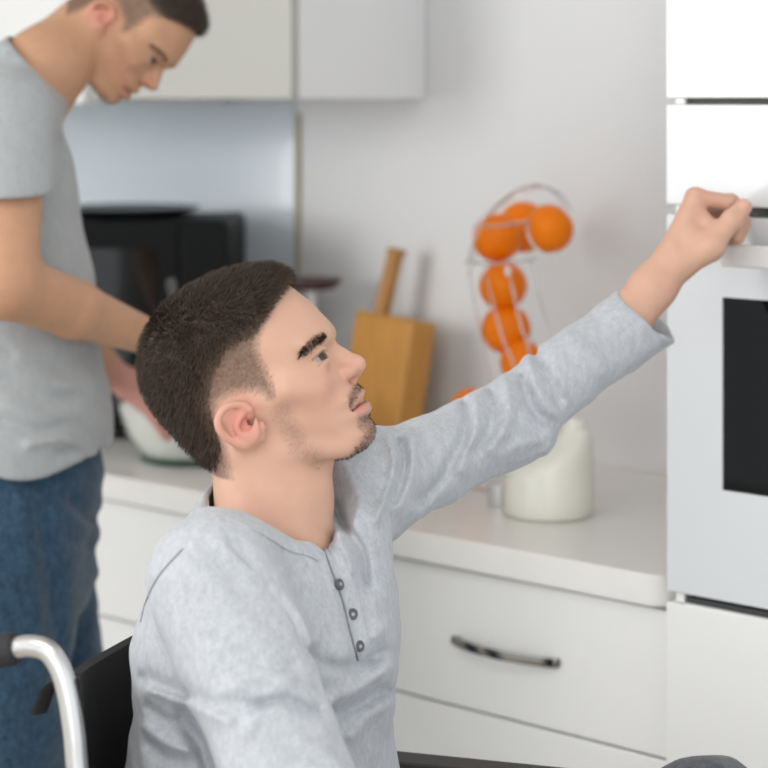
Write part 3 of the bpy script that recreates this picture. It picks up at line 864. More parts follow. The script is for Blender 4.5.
    fold(sp((258, 575), (290, 606), (312, 640)), 6, -.004, 1.9, 2.2); fold(sp((300, 655), (345, 668), (384, 652)), 7, .005, 1.9, 2.25)
    fold(sp((318, 700), (352, 692), (388, 668)), 7, -.005, 1.9, 2.25); fold(sp((330, 720), (360, 704), (386, 690)), 6, .005, 1.9, 2.25)
    fold(sp((352, 735), (370, 716), (386, 706)), 7, -.004, 1.9, 2.25)
    fold(sp((334, 505), (348, 530), (362, 552), (366, 582)), 5, .0085, 1.9, 2.25); fold(sp((327, 510), (341, 540), (352, 570)), 5, -.004, 1.9, 2.25)
    fold(sp((376, 600), (384, 640), (384, 680)), 9, -.004, 1.9, 2.25)
    # raised sleeve
    fold(sp((399, 442), (404, 458), (402, 480), (394, 500)), 5.5, .0065, *Lf); fold(sp((388, 434), (394, 460), (388, 490), (376, 520)), 4.5, -.005, *Lf)
    fold(sp((412, 440), (412, 470), (398, 505)), 6, -.004, *Lf)
    fold(sp((466, 405), (462, 440), (440, 480), (420, 500)), 6, .006, *Lf); fold(sp((475, 402), (476, 430), (460, 470)), 6, -.005, *Lf)
    fold(sp((490, 392), (492, 415), (484, 440), (470, 455)), 5, .005, *Lf); fold(sp((505, 380), (510, 405), (504, 430), (490, 450)), 6, -.006, *Lf)
    fold(sp((522, 378), (526, 394), (534, 412), (546, 423)), 5.5, .007, *Lf); fold(sp((528, 360), (536, 385), (546, 404), (556, 414)), 5, -.005, *Lf)
    fold(sp((534, 352), (548, 376), (560, 400)), 5, .005, *Lf); fold(sp((545, 425), (553, 440), (545, 452)), 5, -.004, *Lf)
    fold(sp((570, 335), (590, 352), (604, 372)), 8, -.0025, *Lf); fold(sp((596, 318), (612, 342), (640, 360)), 9, .002, *Lf)
    fold(sp((500, 455), (520, 445), (545, 440)), 6, -.003, *Lf)
    # placket, seams
    pk = sp((326, 542), (338, 580), (350, 620), (360, 658))
    pr = [(u + 9, v - 2) for u, v in pk]
    fold(pk, 5.0, .0030, 1.9, 2.15)
    seam = sp((140, 622), (146, 600), (160, 575), (184, 548)); fold(seam, 5, .0015, 1.7, 2.05)
    seam2 = sp((240, 560), (270, 588), (288, 624), (294, 655))
    # collar band edge
    def band(p):
        d = pl(p) + .016
        r = np.sqrt((p[0] - ctr[0]) ** 2 + (p[1] - ctr[1]) ** 2 + (p[2] - ctr[2]) ** 2)
        return .003 * np.exp(-(d / .0035) ** 2) * (r < .085)
    vol.op(band, ctr - .1, ctr + .1, 0, 'add')
    # small random rumples
    x, y, z = np.meshgrid(*vol.ax, indexing='ij', sparse=True)
    vol.F += (.0011 * np.sin(x * 95 + z * 60 + 3 * np.sin(y * 40)) * np.sin(z * 85 - y * 70 + 2 * np.sin(x * 50))).astype(np.float32)
    V, Q = vol.mesh()
    return relax(V, Q, 1, .4), Q

def trousers(vol):
    V, Q = vol.mesh(); return relax(V, Q, 1, .5), Q

V, Q, T, to1, back1, L1 = build_man1()
BASE1 = np.array([0.02, 2.09, .50])
def fixo(o, base): o.location = c2w(base); o.rotation_euler = (0, 0, TH)
man = empty('person'); fixo(man, np.array([-.02, 2.09, 0.0])); B1 = np.array([-.02, 2.09, 0.0])
tag(man, 'seated man in light grey long-sleeved shirt raising one arm to the oven handle', 'person')
body1 = link('body', to_mesh('body', V - B1, Q, T), M['skin'], man)
# head skin in its own millimetre space, to grow brows and beard on
Lq = L1
hq = (np.abs(Lq[Q].mean(1)) < np.array([135, 112, 90])).all(1) & (V[Q].mean(1)[:, 0] < .03)
Qh = Q[hq]
def to_world1(VL): return to1(VL) - B1
Vh, Qq, Th = make_hair(23000)
link('hair', to_mesh('hair', to_world1(Vh), Qq, Th), M['hair'], man)
for sg in (1, -1):
    vb, qb, tb = brow_strands(Lq, Qh, sg)
    link('eyebrow', to_mesh('eyebrow', to_world1(vb), qb, tb), M['hair'], man)
    em = eye_mesh(sg, (.70, .55, .46 * sg)); ev = np.array([v.co for v in em.vertices]); em.vertices.foreach_set('co', np.ascontiguousarray(to_world1(ev), np.float32).ravel()); em.update()
    link('eye', em, M['eye'], man)
vb, qb, tb = beard_strands(Lq, Qh)
tag(link('beard', to_mesh('beard', to_world1(vb), qb, tb), M['hair'], man), 'short dark moustache, chin beard and stubble')
Vs, Qs = shirt1()
sh1 = link('shirt', to_mesh('shirt', Vs - B1, Qs), M['heather'], man)
bv = BVHTree.FromPolygons([tuple(v) for v in Vs], [tuple(q) for q in Qs])
def onshirt(u, v):
    d = Vector(cs(u, v, 1.0)) - Vector((0, 0, EYE)); d.normalize()
    h = bv.ray_cast(Vector((0, 0, EYE)), d); return h[0], (h[1] if h[1].dot(d) < 0 else -h[1])
def strip(name, rows, th, m, parent):
    # a raised band of cloth lying on the shirt: rows of pixel points across its width
    bm = bmesh.new(); top = []; bot = []
    for row in rows:
        hs = [onshirt(*q) for q in row]; n_ = sum((h[1] for h in hs), Vector()).normalized()
        top.append([bm.verts.new(h[0] + n_ * th - Vector(B1)) for h in hs]); bot.append([bm.verts.new(h[0] - n_ * .004 - Vector(B1)) for h in hs])
    for G, rev in ((top, 0), (bot, 1)):
        for A, B_ in zip(G, G[1:]):
            for k in range(len(A) - 1): bm.faces.new((A[k], A[k + 1], B_[k + 1], B_[k]))
    for k in (0, -1):
        for i in range(len(top) - 1): bm.faces.new((top[i][k], top[i + 1][k], bot[i + 1][k], bot[i][k]))
    for i in (0, -1):
        for k in range(len(top[0]) - 1): bm.faces.new((top[i][k], top[i][k + 1], bot[i][k + 1], bot[i][k]))
    return fin(name, bm, m, parent, True, 50)
pk = [q[:2] for q in smoothpath([(323, 545, 0), (332, 572, 0), (342, 600, 0), (349, 628, 0), (355, 650, 0), (358, 660, 0)], 5)]
strip('placket', [[(u + w_, v - w_ * .12) for w_ in (0, 4, 8, 12, 15)] for u, v in pk], .0024, M['heather'], sh1)
bm = bmesh.new(); tube(bm, [onshirt(u - .6, v)[0] + onshirt(u - .6, v)[1] * .0004 - Vector(B1) for u, v in pk], .0011, 6); tag(fin('placket_shadow', bm, M['thread_shade'], sh1), 'dark line standing for the shadow along the button placket')  # thin dark tube stands for the shadow gap beside the placket
cl = [q[:2] for q in smoothpath([(212, 512, 0), (234, 513, 0), (263, 526, 0), (292, 543, 0), (309, 547, 0), (321, 553, 0)], 6)]
strip('collar', [[(u - w_ * .35, v + w_) for w_ in (0, 2.5, 5, 7, 8.5)] for u, v in cl], .0017, M['heather'], sh1)
bm = bmesh.new()
tube(bm, [onshirt(u, v)[0] + onshirt(u, v)[1] * .0003 - Vector(B1) for u, v, _ in smoothpath([(141, 622, 0), (146, 602, 0), (159, 576, 0), (183, 549, 0)], 6)], .0008, 6)
tag(fin('seam', bm, M['thread_shade'], sh1), 'dark stitched shoulder seam')
for (u, v) in ((337, 585), (351, 614), (357.5, 646)):
    d = Vector(cs(u, v, 1.0)) - Vector((0, 0, EYE)); d.normalize()
    hit, nrm, _, _ = bv.ray_cast(Vector((0, 0, EYE)), d)
    if nrm.dot(d) > 0: nrm = -nrm
    nrm = (nrm * .6 + Vector((.5, -.8, .1)) * .4).normalized()
    bm = bmesh.new(); lathe(bm, [(0, -.002), (.0052, -.002), (.0055, .0012), (.0045, .0022), (.003, .0015), (0, .0015)], 20)
    bmesh.ops.transform(bm, matrix=Matrix.Translation(hit - Vector(B1) + nrm * .0030) @ nrm.to_track_quat('Z', 'Y').to_matrix().to_4x4(), verts=bm.verts)
    bt = fin('button', bm, M['button'], sh1)
    bm = bmesh.new(); lathe(bm, [(0, .0008), (.0019, .0008), (.0017, .0021), (0, .0022)], 12)
    bmesh.ops.transform(bm, matrix=Matrix.Translation(hit - Vector(B1) + nrm * .0030) @ nrm.to_track_quat('Z', 'Y').to_matrix().to_4x4(), verts=bm.verts)
    bm2 = bm; me = bpy.data.meshes.new('tmpb'); bm2.to_mesh(me); bm2.free()
    nb = len(bt.data.polygons); b3 = bmesh.new(); b3.from_mesh(bt.data); b3.from_mesh(me)
    b3.faces.ensure_lookup_table()
    for f in b3.faces[nb:]: f.material_index = 1
    b3.to_mesh(bt.data); b3.free(); bt.data.materials.append(M['buttonc']); bpy.data.meshes.remove(me)
# trousers and shoes
vol = Vol(axis((-.32, .60, .0065)), axis((1.84, 2.36, .0065)), axis((.24, .90, .0065)))
vol.sweep([(cs(325, 1035, 2.07), LA1, .174, .124), (cs(283, 890, 2.08), LA1, .158, .118)], .03)
for h, k_, an in ((HIPR, KNR, ANR), (HIPL, KNL, ANL)):
    vol.cap(h, k_, .088, .066, .04); vol.cap(k_, an, .064, .052, .03)
x, y, z = np.meshgrid(*vol.ax, indexing='ij', sparse=True)
vol.F += (.003 * np.sin(x * 70 + 3 * np.sin(z * 50)) * np.sin(y * 60 + z * 50)).astype(np.float32)
Vt, Qt = trousers(vol)
link('trousers', to_mesh('trousers', Vt - B1, Qt), M['slate'], man)
for an in (ANR, ANL):
    vs = Vol(axis((an[0] - .10, an[0] + .22, .005)), axis((an[1] - .07, an[1] + .07, .005)), axis((.145, .34, .005)))
    vs.cap(an + (0, 0, .0), an + (0, 0, -.06), .047, .042, .02); vs.cap(an + (-.02, 0, -.045), an + (.16, 0, -.050), .044, .038, .02)
    zz = vs.ax[2].reshape(1, 1, -1); vs.F[:] = smax(vs.F, .1605 - zz + 0 * vs.F, .004)
    v1, q1 = vs.mesh(); link('shoe', to_mesh('shoe', v1 - B1, q1), M['shoe'], man)
# =================================================================== the kitchen
YW, YF = 2.80, 2.19            # wall and worktop edge
def struct(name, lo, hi, m, bev=0):
    bm = bmesh.new(); box(bm, lo, hi, bev); return tag(fin(name, bm, m, None, False), kind='structure')
struct('floor', (-5.2, -2.6, -.06), (1.6, YW + .1, 0), M['floor'])
struct('wall_back', (-5.2, YW, 0), (1.6, YW + .1, 2.6), M['wall'])
struct('ceiling', (-5.2, -2.6, 2.6), (1.6, YW + .1, 2.66), M['ceil'])
struct('wall_left', (-4.70, .20, 0), (-4.60, YW, 2.6), M['wall'])
xs = onY(299, 200, YW).x
struct('trim_1', (xs - .006, YW - .006, .90), (xs + .006, YW, 1.475), M['seam'])

def piece(name, boxes, m, parent, bev=.0015):
    bm = bmesh.new()
    for lo, hi in boxes: box(bm, lo, hi, bev)
    return flat(fin(name, bm, m, parent))

def handle_bow(x, z, y, L, parent, name='handle'):
    bm = bmesh.new()
    n = 14; r0 = []
    prof = []
    for i in range(n + 1):
        t = i / n * 2 - 1
        prof.append((x + t * L / 2, y - .003 - .021 * (1 - t * t) ** .8, z))
    # flat bow: rectangular section
    rings = []
    for i, p in enumerate(prof):
        d = Vector(prof[min(i + 1, n)]) - Vector(prof[max(i - 1, 0)]); d.normalize(); nn_ = Vector((d.y, -d.x, 0))
        h = .0058
        rings.append([bm.verts.new(Vector(p) + nn_ * a + Vector((0, 0, b))) for a, b in ((-.002, -h), (.002, -h), (.0028, 0), (.002, h), (-.002, h))])
    for A, B in zip(rings, rings[1:]):
        for k in range(5): bm.faces.new((A[k], A[(k + 1) % 5], B[(k + 1) % 5], B[k]))
    bm.faces.new(rings[0]); bm.faces.new(rings[-1][::-1])
    for s in (-1, 1): box(bm, (x + s * (L / 2 - .006) - .006, y - .008, z - .0055), (x + s * (L / 2 - .006) + .006, y + .001, z + .0055), .001)
    return tag(fin(name, bm, M['refl_chrome'], parent), 'chrome bow handle, dark reflections painted into its colour')

def base_cabinet(x0, x1, label, n=3, hx=None):
    c = empty('base_cabinet', ((x0 + x1) / 2, YW - .30, 0)); ox, oy = (x0 + x1) / 2, YW - .30
    tag(c, label, 'cabinet', 'base cabinets along the wall')
    yb, yf = YW - .005 - oy, YF + .040 - oy; a, b = x0 - ox, x1 - ox
    piece('carcass', [((a + .001, yf, .09), (b - .001, yb, .858))], M['carcass'], c)
    piece('plinth', [((a, yf + .04, 0), (b, yb - .05, .088))], M['carcass'], c)
    for zt, zb in ((.853, .6665), (.6630, .452), (.4485, .10)):
        d = piece('drawer', [((a + .0015, yf - .020, zb), (b - .0015, yf - .0005, zt))], M['white'], c)
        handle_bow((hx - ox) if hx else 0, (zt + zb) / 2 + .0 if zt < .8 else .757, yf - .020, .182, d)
    return c
XO = onY(666, 300, YF).x       # left edge of the tall oven unit
base_cabinet(XO - .54, XO - .002, 'white drawer cabinet right of the seated man, next to the oven unit', hx=-1.802)
base_cabinet(XO - 1.14, XO - .542, 'white drawer cabinet hidden mostly behind the seated man')
base_cabinet(XO - 1.74, XO - 1.142, 'white drawer cabinet beside the blue jeans of the standing man')
base_cabinet(XO - 2.34, XO - 1.742, 'white drawer cabinet behind the standing man')

# worktop with a rounded end
bm = bmesh.new()
x0, x1 = XO - 2.36, XO - .0015; r = .030
out = [(x0, YW - .001), (x0, YF)] + [(x1 - r + r * math.sin(a), YF + r - r * math.cos(a)) for a in np.linspace(0, math.pi / 2, 10)] + [(x1, YW - .001)]
vs = [bm.verts.new((x, y, .860)) for x, y in out]; f = bm.faces.new(vs)
g = bmesh.ops.extrude_face_region(bm, geom=[f]); bmesh.ops.translate(bm, vec=(0, 0, .040), verts=[v for v in g['geom'] if isinstance(v, bmesh.types.BMVert)])
bmesh.ops.bevel(bm, geom=[e for e in bm.edges if abs(e.verts[0].co.z - e.verts[1].co.z) < 1e-6], offset=.003, segments=2, affect='EDGES')
ctop = flat(fin('worktop', bm, M['counter'])); tag(ctop, 'long pale worktop running along the wall up to the oven unit', 'worktop')

bm = bmesh.new(); box(bm, (XO - 2.36, YW - .005, .9005), (xs - .008, YW - .0005, 1.495), .001)
tag(fin('backsplash', bm, M['splash']), 'pale blue glass panel on the wall behind the black microwave', 'backsplash')

# tall unit round the oven
c = empty('tall_cabinet', (XO + .30, YW - .30, 0)); ox, oy = XO + .30, YW - .30
tag(c, 'tall white cabinet unit housing the built-in oven', 'cabinet')
L, Rr, yf, yb = XO - ox, XO + .60 - ox, YF - oy, YW - .004 - oy
t_ = .018
piece('side_panel', [((L, yf + .021, .0), (L + t_, yb, 2.3))], M['white'], c); piece('side_panel', [((Rr - t_, yf + .021, .0), (Rr, yb, 2.3))], M['white'], c)
piece('back_panel', [((L + t_ + .001, yb - .01, .09), (Rr - t_ - .001, yb, 2.298))], M['carcass'], c)
piece('plinth', [((L, yf + .06, 0), (Rr, yf + .075, .088))], M['carcass'], c)
for z in (.858, 1.350, 1.489): piece('shelf', [((L + t_ + .001, yf + .03, z), (Rr - t_ - .001, yb - .012, z + .016))], M['carcass'], c)
z98 = EYE
lo_ = piece('door', [((L, yf, .10), (Rr, yf + .020, .8715))], M['white'], c)
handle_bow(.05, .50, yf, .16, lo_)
dr = piece('drawer_front', [((L, yf, 1.3695), (Rr, yf + .020, 1.4945))], M['ovenw'], c)
ud = piece('upper_door', [((L, yf, 1.5025), (Rr, yf + .020, 2.298))], M['white'], c)
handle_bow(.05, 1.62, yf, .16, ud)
for z_, z2_ in ((1.3585, 1.3685), (1.4955, 1.5015), (.8725, .8835)): piece('spacer', [((L + .012, yf + .004, z_), (L + .025, yf + .02, z2_))], M['white'], c, .0005)
for z_, z2_ in ((1.3590, 1.3680), (1.4955, 1.5015)): piece('recess_strip', [((L + .026, yf + .012, z_), (Rr - .02, yf + .016, z2_))], M['dark'], c, 0)

# oven
oven = empty('oven', (XO + .30, YF, .88)); tag(oven, 'white built-in oven with a dark glass window under the raised hand', 'oven')
Z0, Z1 = .8855, 1.3570
wl, wt, wb = onY(722, 400, YF).x - (XO + .30), 1.258, 1.021
a, b = L + .0015, Rr - .0015
def ov(name, boxes, m, bev=.0015, par=None): return piece(name, [((l[0], l[1], l[2] - .88), (h[0], h[1], h[2] - .88)) for l, h in boxes], m, par or oven, bev)
ov('body', [((a + .02, .055, Z0 + .004), (b - .02, .50, Z1 - .013))], M['black'])
bm = bmesh.new(); loops = []
for y in (0, .028):
    for x_, X_, z_, Z_ in ((a, b, Z0 - .88, Z1 - .88), (wl, -wl, wb - .88, wt - .88)):
        loops.append([bm.verts.new((px, y, pz)) for px, pz in ((x_, z_), (X_, z_), (X_, Z_), (x_, Z_))])
for A, B in ((loops[0], loops[1]), (loops[2], loops[3]), (loops[0], loops[2]), (loops[1], loops[3])):
    for k_ in range(4): bm.faces.new((A[k_], A[(k_ + 1) % 4], B[(k_ + 1) % 4], B[k_]))
dfr = flat(fin('door', bm, M['ovenw'], oven))
ov('window', [((wl - .004, .003, wb - .004), (-wl + .004, .008, wt + .004))], M['ovenglass'], 0, dfr)
# rack and lining seen through the glass
bm = bmesh.new()
for z in (1.10 - .88, 1.175 - .88):
    for y in np.linspace(.07, .45, 9): tube(bm, [(wl - .03, y, z), (-wl + .03, y, z)], .0018, 6)
    for x in (wl - .03, -wl + .03): tube(bm, [(x, .07, z), (x, .45, z)], .0028, 6)
fin('rack', bm, M['steel'], oven)
hz0, hz1 = onY(724, 266, YF - .035).z - .88, onY(724, 243.5, YF - .035).z - .88
hl = onY(727, 255, YF - .03).x - (XO + .30)
bm = bmesh.new(); box(bm, (hl, -.046, hz0), (-hl, -.034, hz1), .004, 3)
for s in (-1, 1): box(bm, ((hl if s < 0 else -hl - .020), -.040, hz0 + .003), ((hl + .020 if s < 0 else -hl), .002, hz1 - .003), .003, 2)
tag(flat(fin('handle', bm, M['ovenh'], dfr)), 'white metal bar handle')
ov('vent_grille', [((L + .028, .004, Z0 - .0115), (Rr - .02, .016, Z0 - .0045))] , M['dark'], 0)
ov('vent_lip', [((L + .028, .002, Z0 - .0140), (Rr - .02, .018, Z0 - .0118))], M['steel'], 0)

# wall cabinets
xr = onY(291, 50, YW - .34).x; xm = onY(92, 50, YW - .34).x
for x0_, x1_, dep, m, lab in ((xm + .001, xr, .34, 'beige', 'warm grey wall cabinet above the blue backsplash'), (xm - .62, xm - .001, .36, 'white', 'bright white wall cabinet behind the head of the standing man')):
    c2 = empty('wall_cabinet', ((x0_ + x1_) / 2, YW - .17, 1.5)); tag(c2, lab, 'cabinet')
    h = (x1_ - x0_) / 2; bt = .002 if m == 'beige' else -.006
    piece('carcass', [((-h, -dep + .17 + .02, bt), (h, .168, .75))], M['cabside' if m == 'beige' else 'white'], c2)
    piece('door', [((-h, -dep + .17, bt), (h, -dep + .17 + .019, .75))], M[m], c2)

# microwave on the worktop, turned towards the room
mc = onY(228, 300, 2.545); a_ = math.radians(40)
mw = empty('microwave', (mc.x, mc.y, .9), a_); tag(mw, 'black microwave standing on the worktop under the backsplash', 'microwave')
W_, D_, H_ = .47, .29, 1.289 - .9
piece('casing', [((-W_, .012, .012), (0, D_, H_))], M['black'], mw, .012)
dd = piece('door', [((-W_ + .002, -.006, .016), (-.085, .011, H_ - .004))], M['black'], mw, .004)
piece('window', [((-W_ + .05, -.0075, .06), (-.125, -.0062, H_ - .05))], M['blackgl'], dd, 0)
pn = piece('control_panel', [((-.083, -.006, .016), (-.002, .011, H_ - .004))], M['black'], mw, .004)
bm = bmesh.new()
lathe(bm, [(0, 0), (.017, 0), (.0165, .016), (.014, .019), (0, .019)], 24); bmesh.ops.rotate(bm, verts=bm.verts, cent=(0, 0, 0), matrix=Matrix.Rotation(math.pi / 2, 3, 'X'))
bmesh.ops.translate(bm, vec=(-.0425, -.006, .10), verts=bm.verts); fin('knob', bm, M['steel'], pn)
for fx, fy in ((-W_ + .04, .05), (-.04, .05), (-W_ + .04, .24), (-.04, .24)):
    bm = bmesh.new(); lathe(bm, [(0, 0), (.012, 0), (.012, .013), (0, .013)], 16); bmesh.ops.translate(bm, vec=(fx, fy, 0), verts=bm.verts); fin('foot', bm, M['rubber'], mw)
# dark round tray lying on it
pc = mc + Matrix.Rotation(a_, 3, 'Z') @ Vector((-.20, .15, 0))
bm = bmesh.new(); lathe(bm, [(0, 0), (.085, 0), (.128, .012), (.131, .016), (.126, .015), (.084, .005), (0, .005)], 48)
tr = fin('serving_tray', bm, M['tray']); tr.location = (pc.x, pc.y, 1.2892); tag(tr, 'dark round tray lying on top of the microwave', 'tray')

# glass bowl with flour
bc = onZ(193, 459, .9)
bw = empty('mixing_bowl', (bc.x, bc.y, .9002)); tag(bw, 'clear glass mixing bowl of flour on the worktop before the standing man', 'bowl')
bm = bmesh.new()
lathe(bm, [(0, 0), (.075, 0), (.088, .006), (.110, .040), (.128, .085), (.140, .128), (.143, .131), (.144, .128), (.133, .085), (.115, .040), (.091, .004), (.08, -.0001), (.0, -.0001)][:7] + [(.1365, .128), (.1245, .085), (.1065, .042), (.085, .011), (.072, .0055), (0, .0055)], 56)
fin('glass', bm, M['bglass'], bw)
bm = bmesh.new(); tube(bm, [(.083 * math.cos(a), .083 * math.sin(a), .0062) for a in np.linspace(0, 2 * math.pi, 49)[:-1]], .0055, 8, closed=True); tag(fin('foot_ring', bm, M['bbase'], bw), 'greenish glass foot ring')
bm = bmesh.new(); lathe(bm, [(0, .0062), (.071, .0062), (.084, .012), (.105, .042), (.1225, .088), (.110, .098), (.08, .103), (.04, .098), (0, .101)], 48)
fl = fin('flour', bm, M['flour']); fl.location = bw.location; tag(fl, 'white flour heaped in the glass mixing bowl', 'flour', kind='stuff')
# whisk standing in the bowl
wt0 = onZ(193, 455, .975); wt1 = onY(170.5, 281, wt0.y + .015)
wt0 = Vector((wt0.x, wt0.y, .978)); dirw = (wt1 - wt0)
wk = empty('whisk', wt0); tag(wk, 'metal whisk leaning in the mixing bowl, its grip showing above the brown hair', 'whisk')
up = dirw.normalized(); Lw = dirw.length
qm = up.to_track_quat('Z', 'Y').to_matrix().to_4x4()
bm = bmesh.new(); lathe(bm, [(0, Lw - .10), (.005, Lw - .10), (.0075, Lw - .07), (.0065, Lw - .02), (.0085, Lw - .006), (.006, Lw + .004), (0, Lw + .005)], 20); bmesh.ops.transform(bm, matrix=qm, verts=bm.verts); fin('grip', bm, M['greyplastic'], wk)
bm = bmesh.new()
for k in range(5):
    an = math.pi * k / 5; e = Vector((math.cos(an), math.sin(an), 0))
    pts = smoothpath([(*(e * x + Vector((0, 0, z))),) for x, z in ((.006, Lw - .10), (.022, .07), (.027, .035), (.015, .004), (0, -.001), (-.015, .004), (-.027, .035), (-.022, .07), (-.006, Lw - .10))], 4)
    tube(bm, pts, .0011, 6)
bmesh.ops.transform(bm, matrix=qm, verts=bm.verts); fin('wires', bm, M['steel'], wk)

# small dark pedestal tray
pt = onY(312, 284, 2.68)
ps = empty('pedestal_stand', (pt.x, pt.y, .9)); tag(ps, 'small dark red round tray on a thin pale stem behind the forehead', 'stand')
hp = pt.z - .9
bm = bmesh.new(); lathe(bm, [(0, hp - .008), (.040, hp - .008), (.0515, hp + .002), (.0525, hp + .010), (.049, hp + .009), (.0, hp + .004)], 40); fin('tray', bm, M['maroon'], ps)
bm = bmesh.new(); lathe(bm, [(0, .0002), (.045, .0002), (.045, .006), (.012, .012), (.0065, .03), (.0065, hp - .009), (0, hp - .009)], 32); fin('stem', bm, M['carcass'], ps)

# cutting board leaning on the wall
cbm = Vector((onY(378, 400, 2.70).x, 2.665, .9)); ry = math.radians(-13)
cb = empty('cutting_board', cbm, ry); tag(cb, 'bamboo cutting board with a round handle leaning on the wall', 'cutting board')
lean = Matrix.Rotation(math.radians(-9), 4, 'X'); roll = Matrix.Rotation(math.radians(1.5), 4, 'Y')
bm = bmesh.new(); box(bm, (-.089, 0, .0), (.089, .056, .218), .009, 4); bmesh.ops.transform(bm, matrix=lean @ roll, verts=bm.verts)
bmesh.ops.translate(bm, vec=(0, 0, .003 + max(0, -min(v.co.z for v in bm.verts))), verts=bm.verts); flat(fin('board', bm, M['wood'], cb))
bm = bmesh.new(); tube(bm, smoothpath([(-.036, .024, .214), (-.032, .024, .25), (-.018, .024, .325), (-.014, .024, .342), (-.013, .024, .347)], 3), [.0150] * 8 + [.0175] * 3 + [.0165, .008], 16); bmesh.ops.transform(bm, matrix=lean, verts=bm.verts); fin('handle', bm, M['woodh'], cb)

# orange holder: oranges resting in a curling wire chute
YO = 2.56
org = [(497, 238, 2.585, 25), (523, 227, 2.672, 26), (549, 229, 2.545, 25), (503, 286, 2.56, 24.5), (506, 329, 2.56, 25), (522, 362, 2.55, 22.5), (472, 411, 2.56, 23)]
OL = ['orange at the left end of the top row in the wire holder', 'orange in the middle of the top row, half hidden by its neighbours', 'frontmost orange at the right end of the top row in the wire holder',
      'upper orange of the column under the top row', 'second orange of the column, below the one under the top row', 'orange just above the grey sleeve, third of the column', 'lowest orange, a sliver showing over the grey sleeve left of the column']
oc = []
for i, ((u, v, Y, rp), lab) in enumerate(zip(org, OL)):
    p = onY(u, v, Y); t = -p.x * ST + p.y * CT; rr = rp / FPX * t; oc.append((p, rr))
    o = empty('orange', p); tag(o, lab, 'orange', 'oranges in the wire holder')
    bm = bmesh.new(); n_ = 36
    lathe(bm, [(max(0, rr * math.sin(a) * (1 + .012 * math.cos(2 * a))), -rr * math.cos(a) * (.975 - .05 * math.exp(-((math.pi - a) / .25) ** 2))) for a in np.linspace(0, math.pi, 22)], 36)
    bmesh.ops.rotate(bm, verts=bm.verts, cent=(0, 0, 0), matrix=Matrix.Rotation(.5 + i, 3, 'X') @ Matrix.Rotation(i * 1.3, 3, 'Y')); fin('peel', bm, M['orange'], o)
    bm = bmesh.new(); sph(bm, (0, 0, rr * .915), (rr * .09, rr * .09, rr * .03), 10, 6)
    bmesh.ops.rotate(bm, verts=bm.verts, cent=(0, 0, 0), matrix=Matrix.Rotation(.5 + i, 3, 'X') @ Matrix.Rotation(i * 1.3, 3, 'Y')); fin('stem_end', bm, M['stem'], o)
fr_c = onY(512, 300, 2.56)
fr = empty('orange_holder', (fr_c.x, fr_c.y, .9)); tag(fr, 'curling chrome wire holder stacked with oranges on the worktop', 'fruit holder')
O3 = Vector((fr_c.x, fr_c.y, .9))
def wire(pts, r=.0016, name='wire', m='wirem'):
    bm = bmesh.new(); tube(bm, smoothpath([tuple(onY(*p) - O3) for p in pts], 8), r, 8); return fin(name, bm, M[m], fr)
wire([(468, 268, 2.52), (474, 240, 2.52), (486, 216, 2.53), (512, 194, 2.54), (536, 185, 2.54), (555, 193, 2.53), (564, 206, 2.50)], .0018)
wire([(474, 262, 2.62), (480, 232, 2.63), (496, 208, 2.65), (522, 192, 2.66), (545, 187, 2.65), (562, 196, 2.64), (570, 210, 2.62)], .0018)
wire([(474, 226, 2.525), (500, 226, 2.515), (526, 222, 2.505), (527, 230, 2.495), (532, 243, 2.495), (545, 254, 2.50), (560, 252, 2.51)], .0018)
wire([(466, 262, 2.535), (490, 264, 2.515), (514, 262, 2.515), (536, 259, 2.53)], .0018)
for pts in ([(469, 268, 2.52), (474, 300, 2.52), (482, 340, 2.53), (490, 380, 2.53), (500, 430, 2.53)], [(486, 274, 2.515), (494, 308, 2.508), (504, 342, 2.508), (514, 368, 2.51), (522, 430, 2.52)],
            [(509, 272, 2.515), (515, 300, 2.508), (522, 330, 2.508), (529, 352, 2.508), (536, 430, 2.52)], [(530, 260, 2.53), (537, 288, 2.53), (546, 320, 2.54), (554, 344, 2.54), (566, 420, 2.55)],
            [(500, 262, 2.62), (510, 300, 2.62), (520, 340, 2.62), (530, 400, 2.62)]):
    wire(pts, .0014)
for u, v in ((469, 268), (508, 271)):
    bm = bmesh.new(); p = onY(u, v, 2.515) - O3; sph(bm, p, (.0055, .0055, .008), 14, 10); fin('clip', bm, M['clip'], fr)
base = [O3]
bm = bmesh.new(); tube(bm, [(.075 * math.cos(a), .075 * math.sin(a) , .0032) for a in np.linspace(0, 2 * math.pi, 40)[:-1]], .003, 8, closed=True)
for a in (0, math.pi): tube(bm, [(.075 * math.cos(a), .0, .0032), (.0, .0, .012)], .0026, 8)
fin('base_ring', bm, M['chrome'], fr)
bm = bmesh.new(); bp = onY(517, 432, 2.56) - O3
tube(bm, smoothpath([(0, 0, .012), tuple(Vector((bp.x, bp.y, bp.z - .02))), tuple(bp)], 6), .003, 8)
lo = [onY(u, v, y) - O3 for u, v, y in ((500, 430, 2.53), (522, 430, 2.52), (536, 430, 2.52), (566, 420, 2.55), (530, 400, 2.62))]
tube(bm, [tuple(p) for p in lo[:4]] , .002, 8)
fin('post', bm, M['chrome'], fr)

# cream jar with a sloping shoulder
jc = onZ(549, 514, .9)
k = 1 / FPX * (-jc.x * ST + jc.y * CT)
jr = empty('jar', (jc.x, jc.y, .9002), TH); tag(jr, 'squat cream ceramic jar with a sloping shoulder on the worktop', 'jar')
R0 = 45.5 * k
H0 = lambda px: px * k
bm = bmesh.new(); n = 64; rings = []
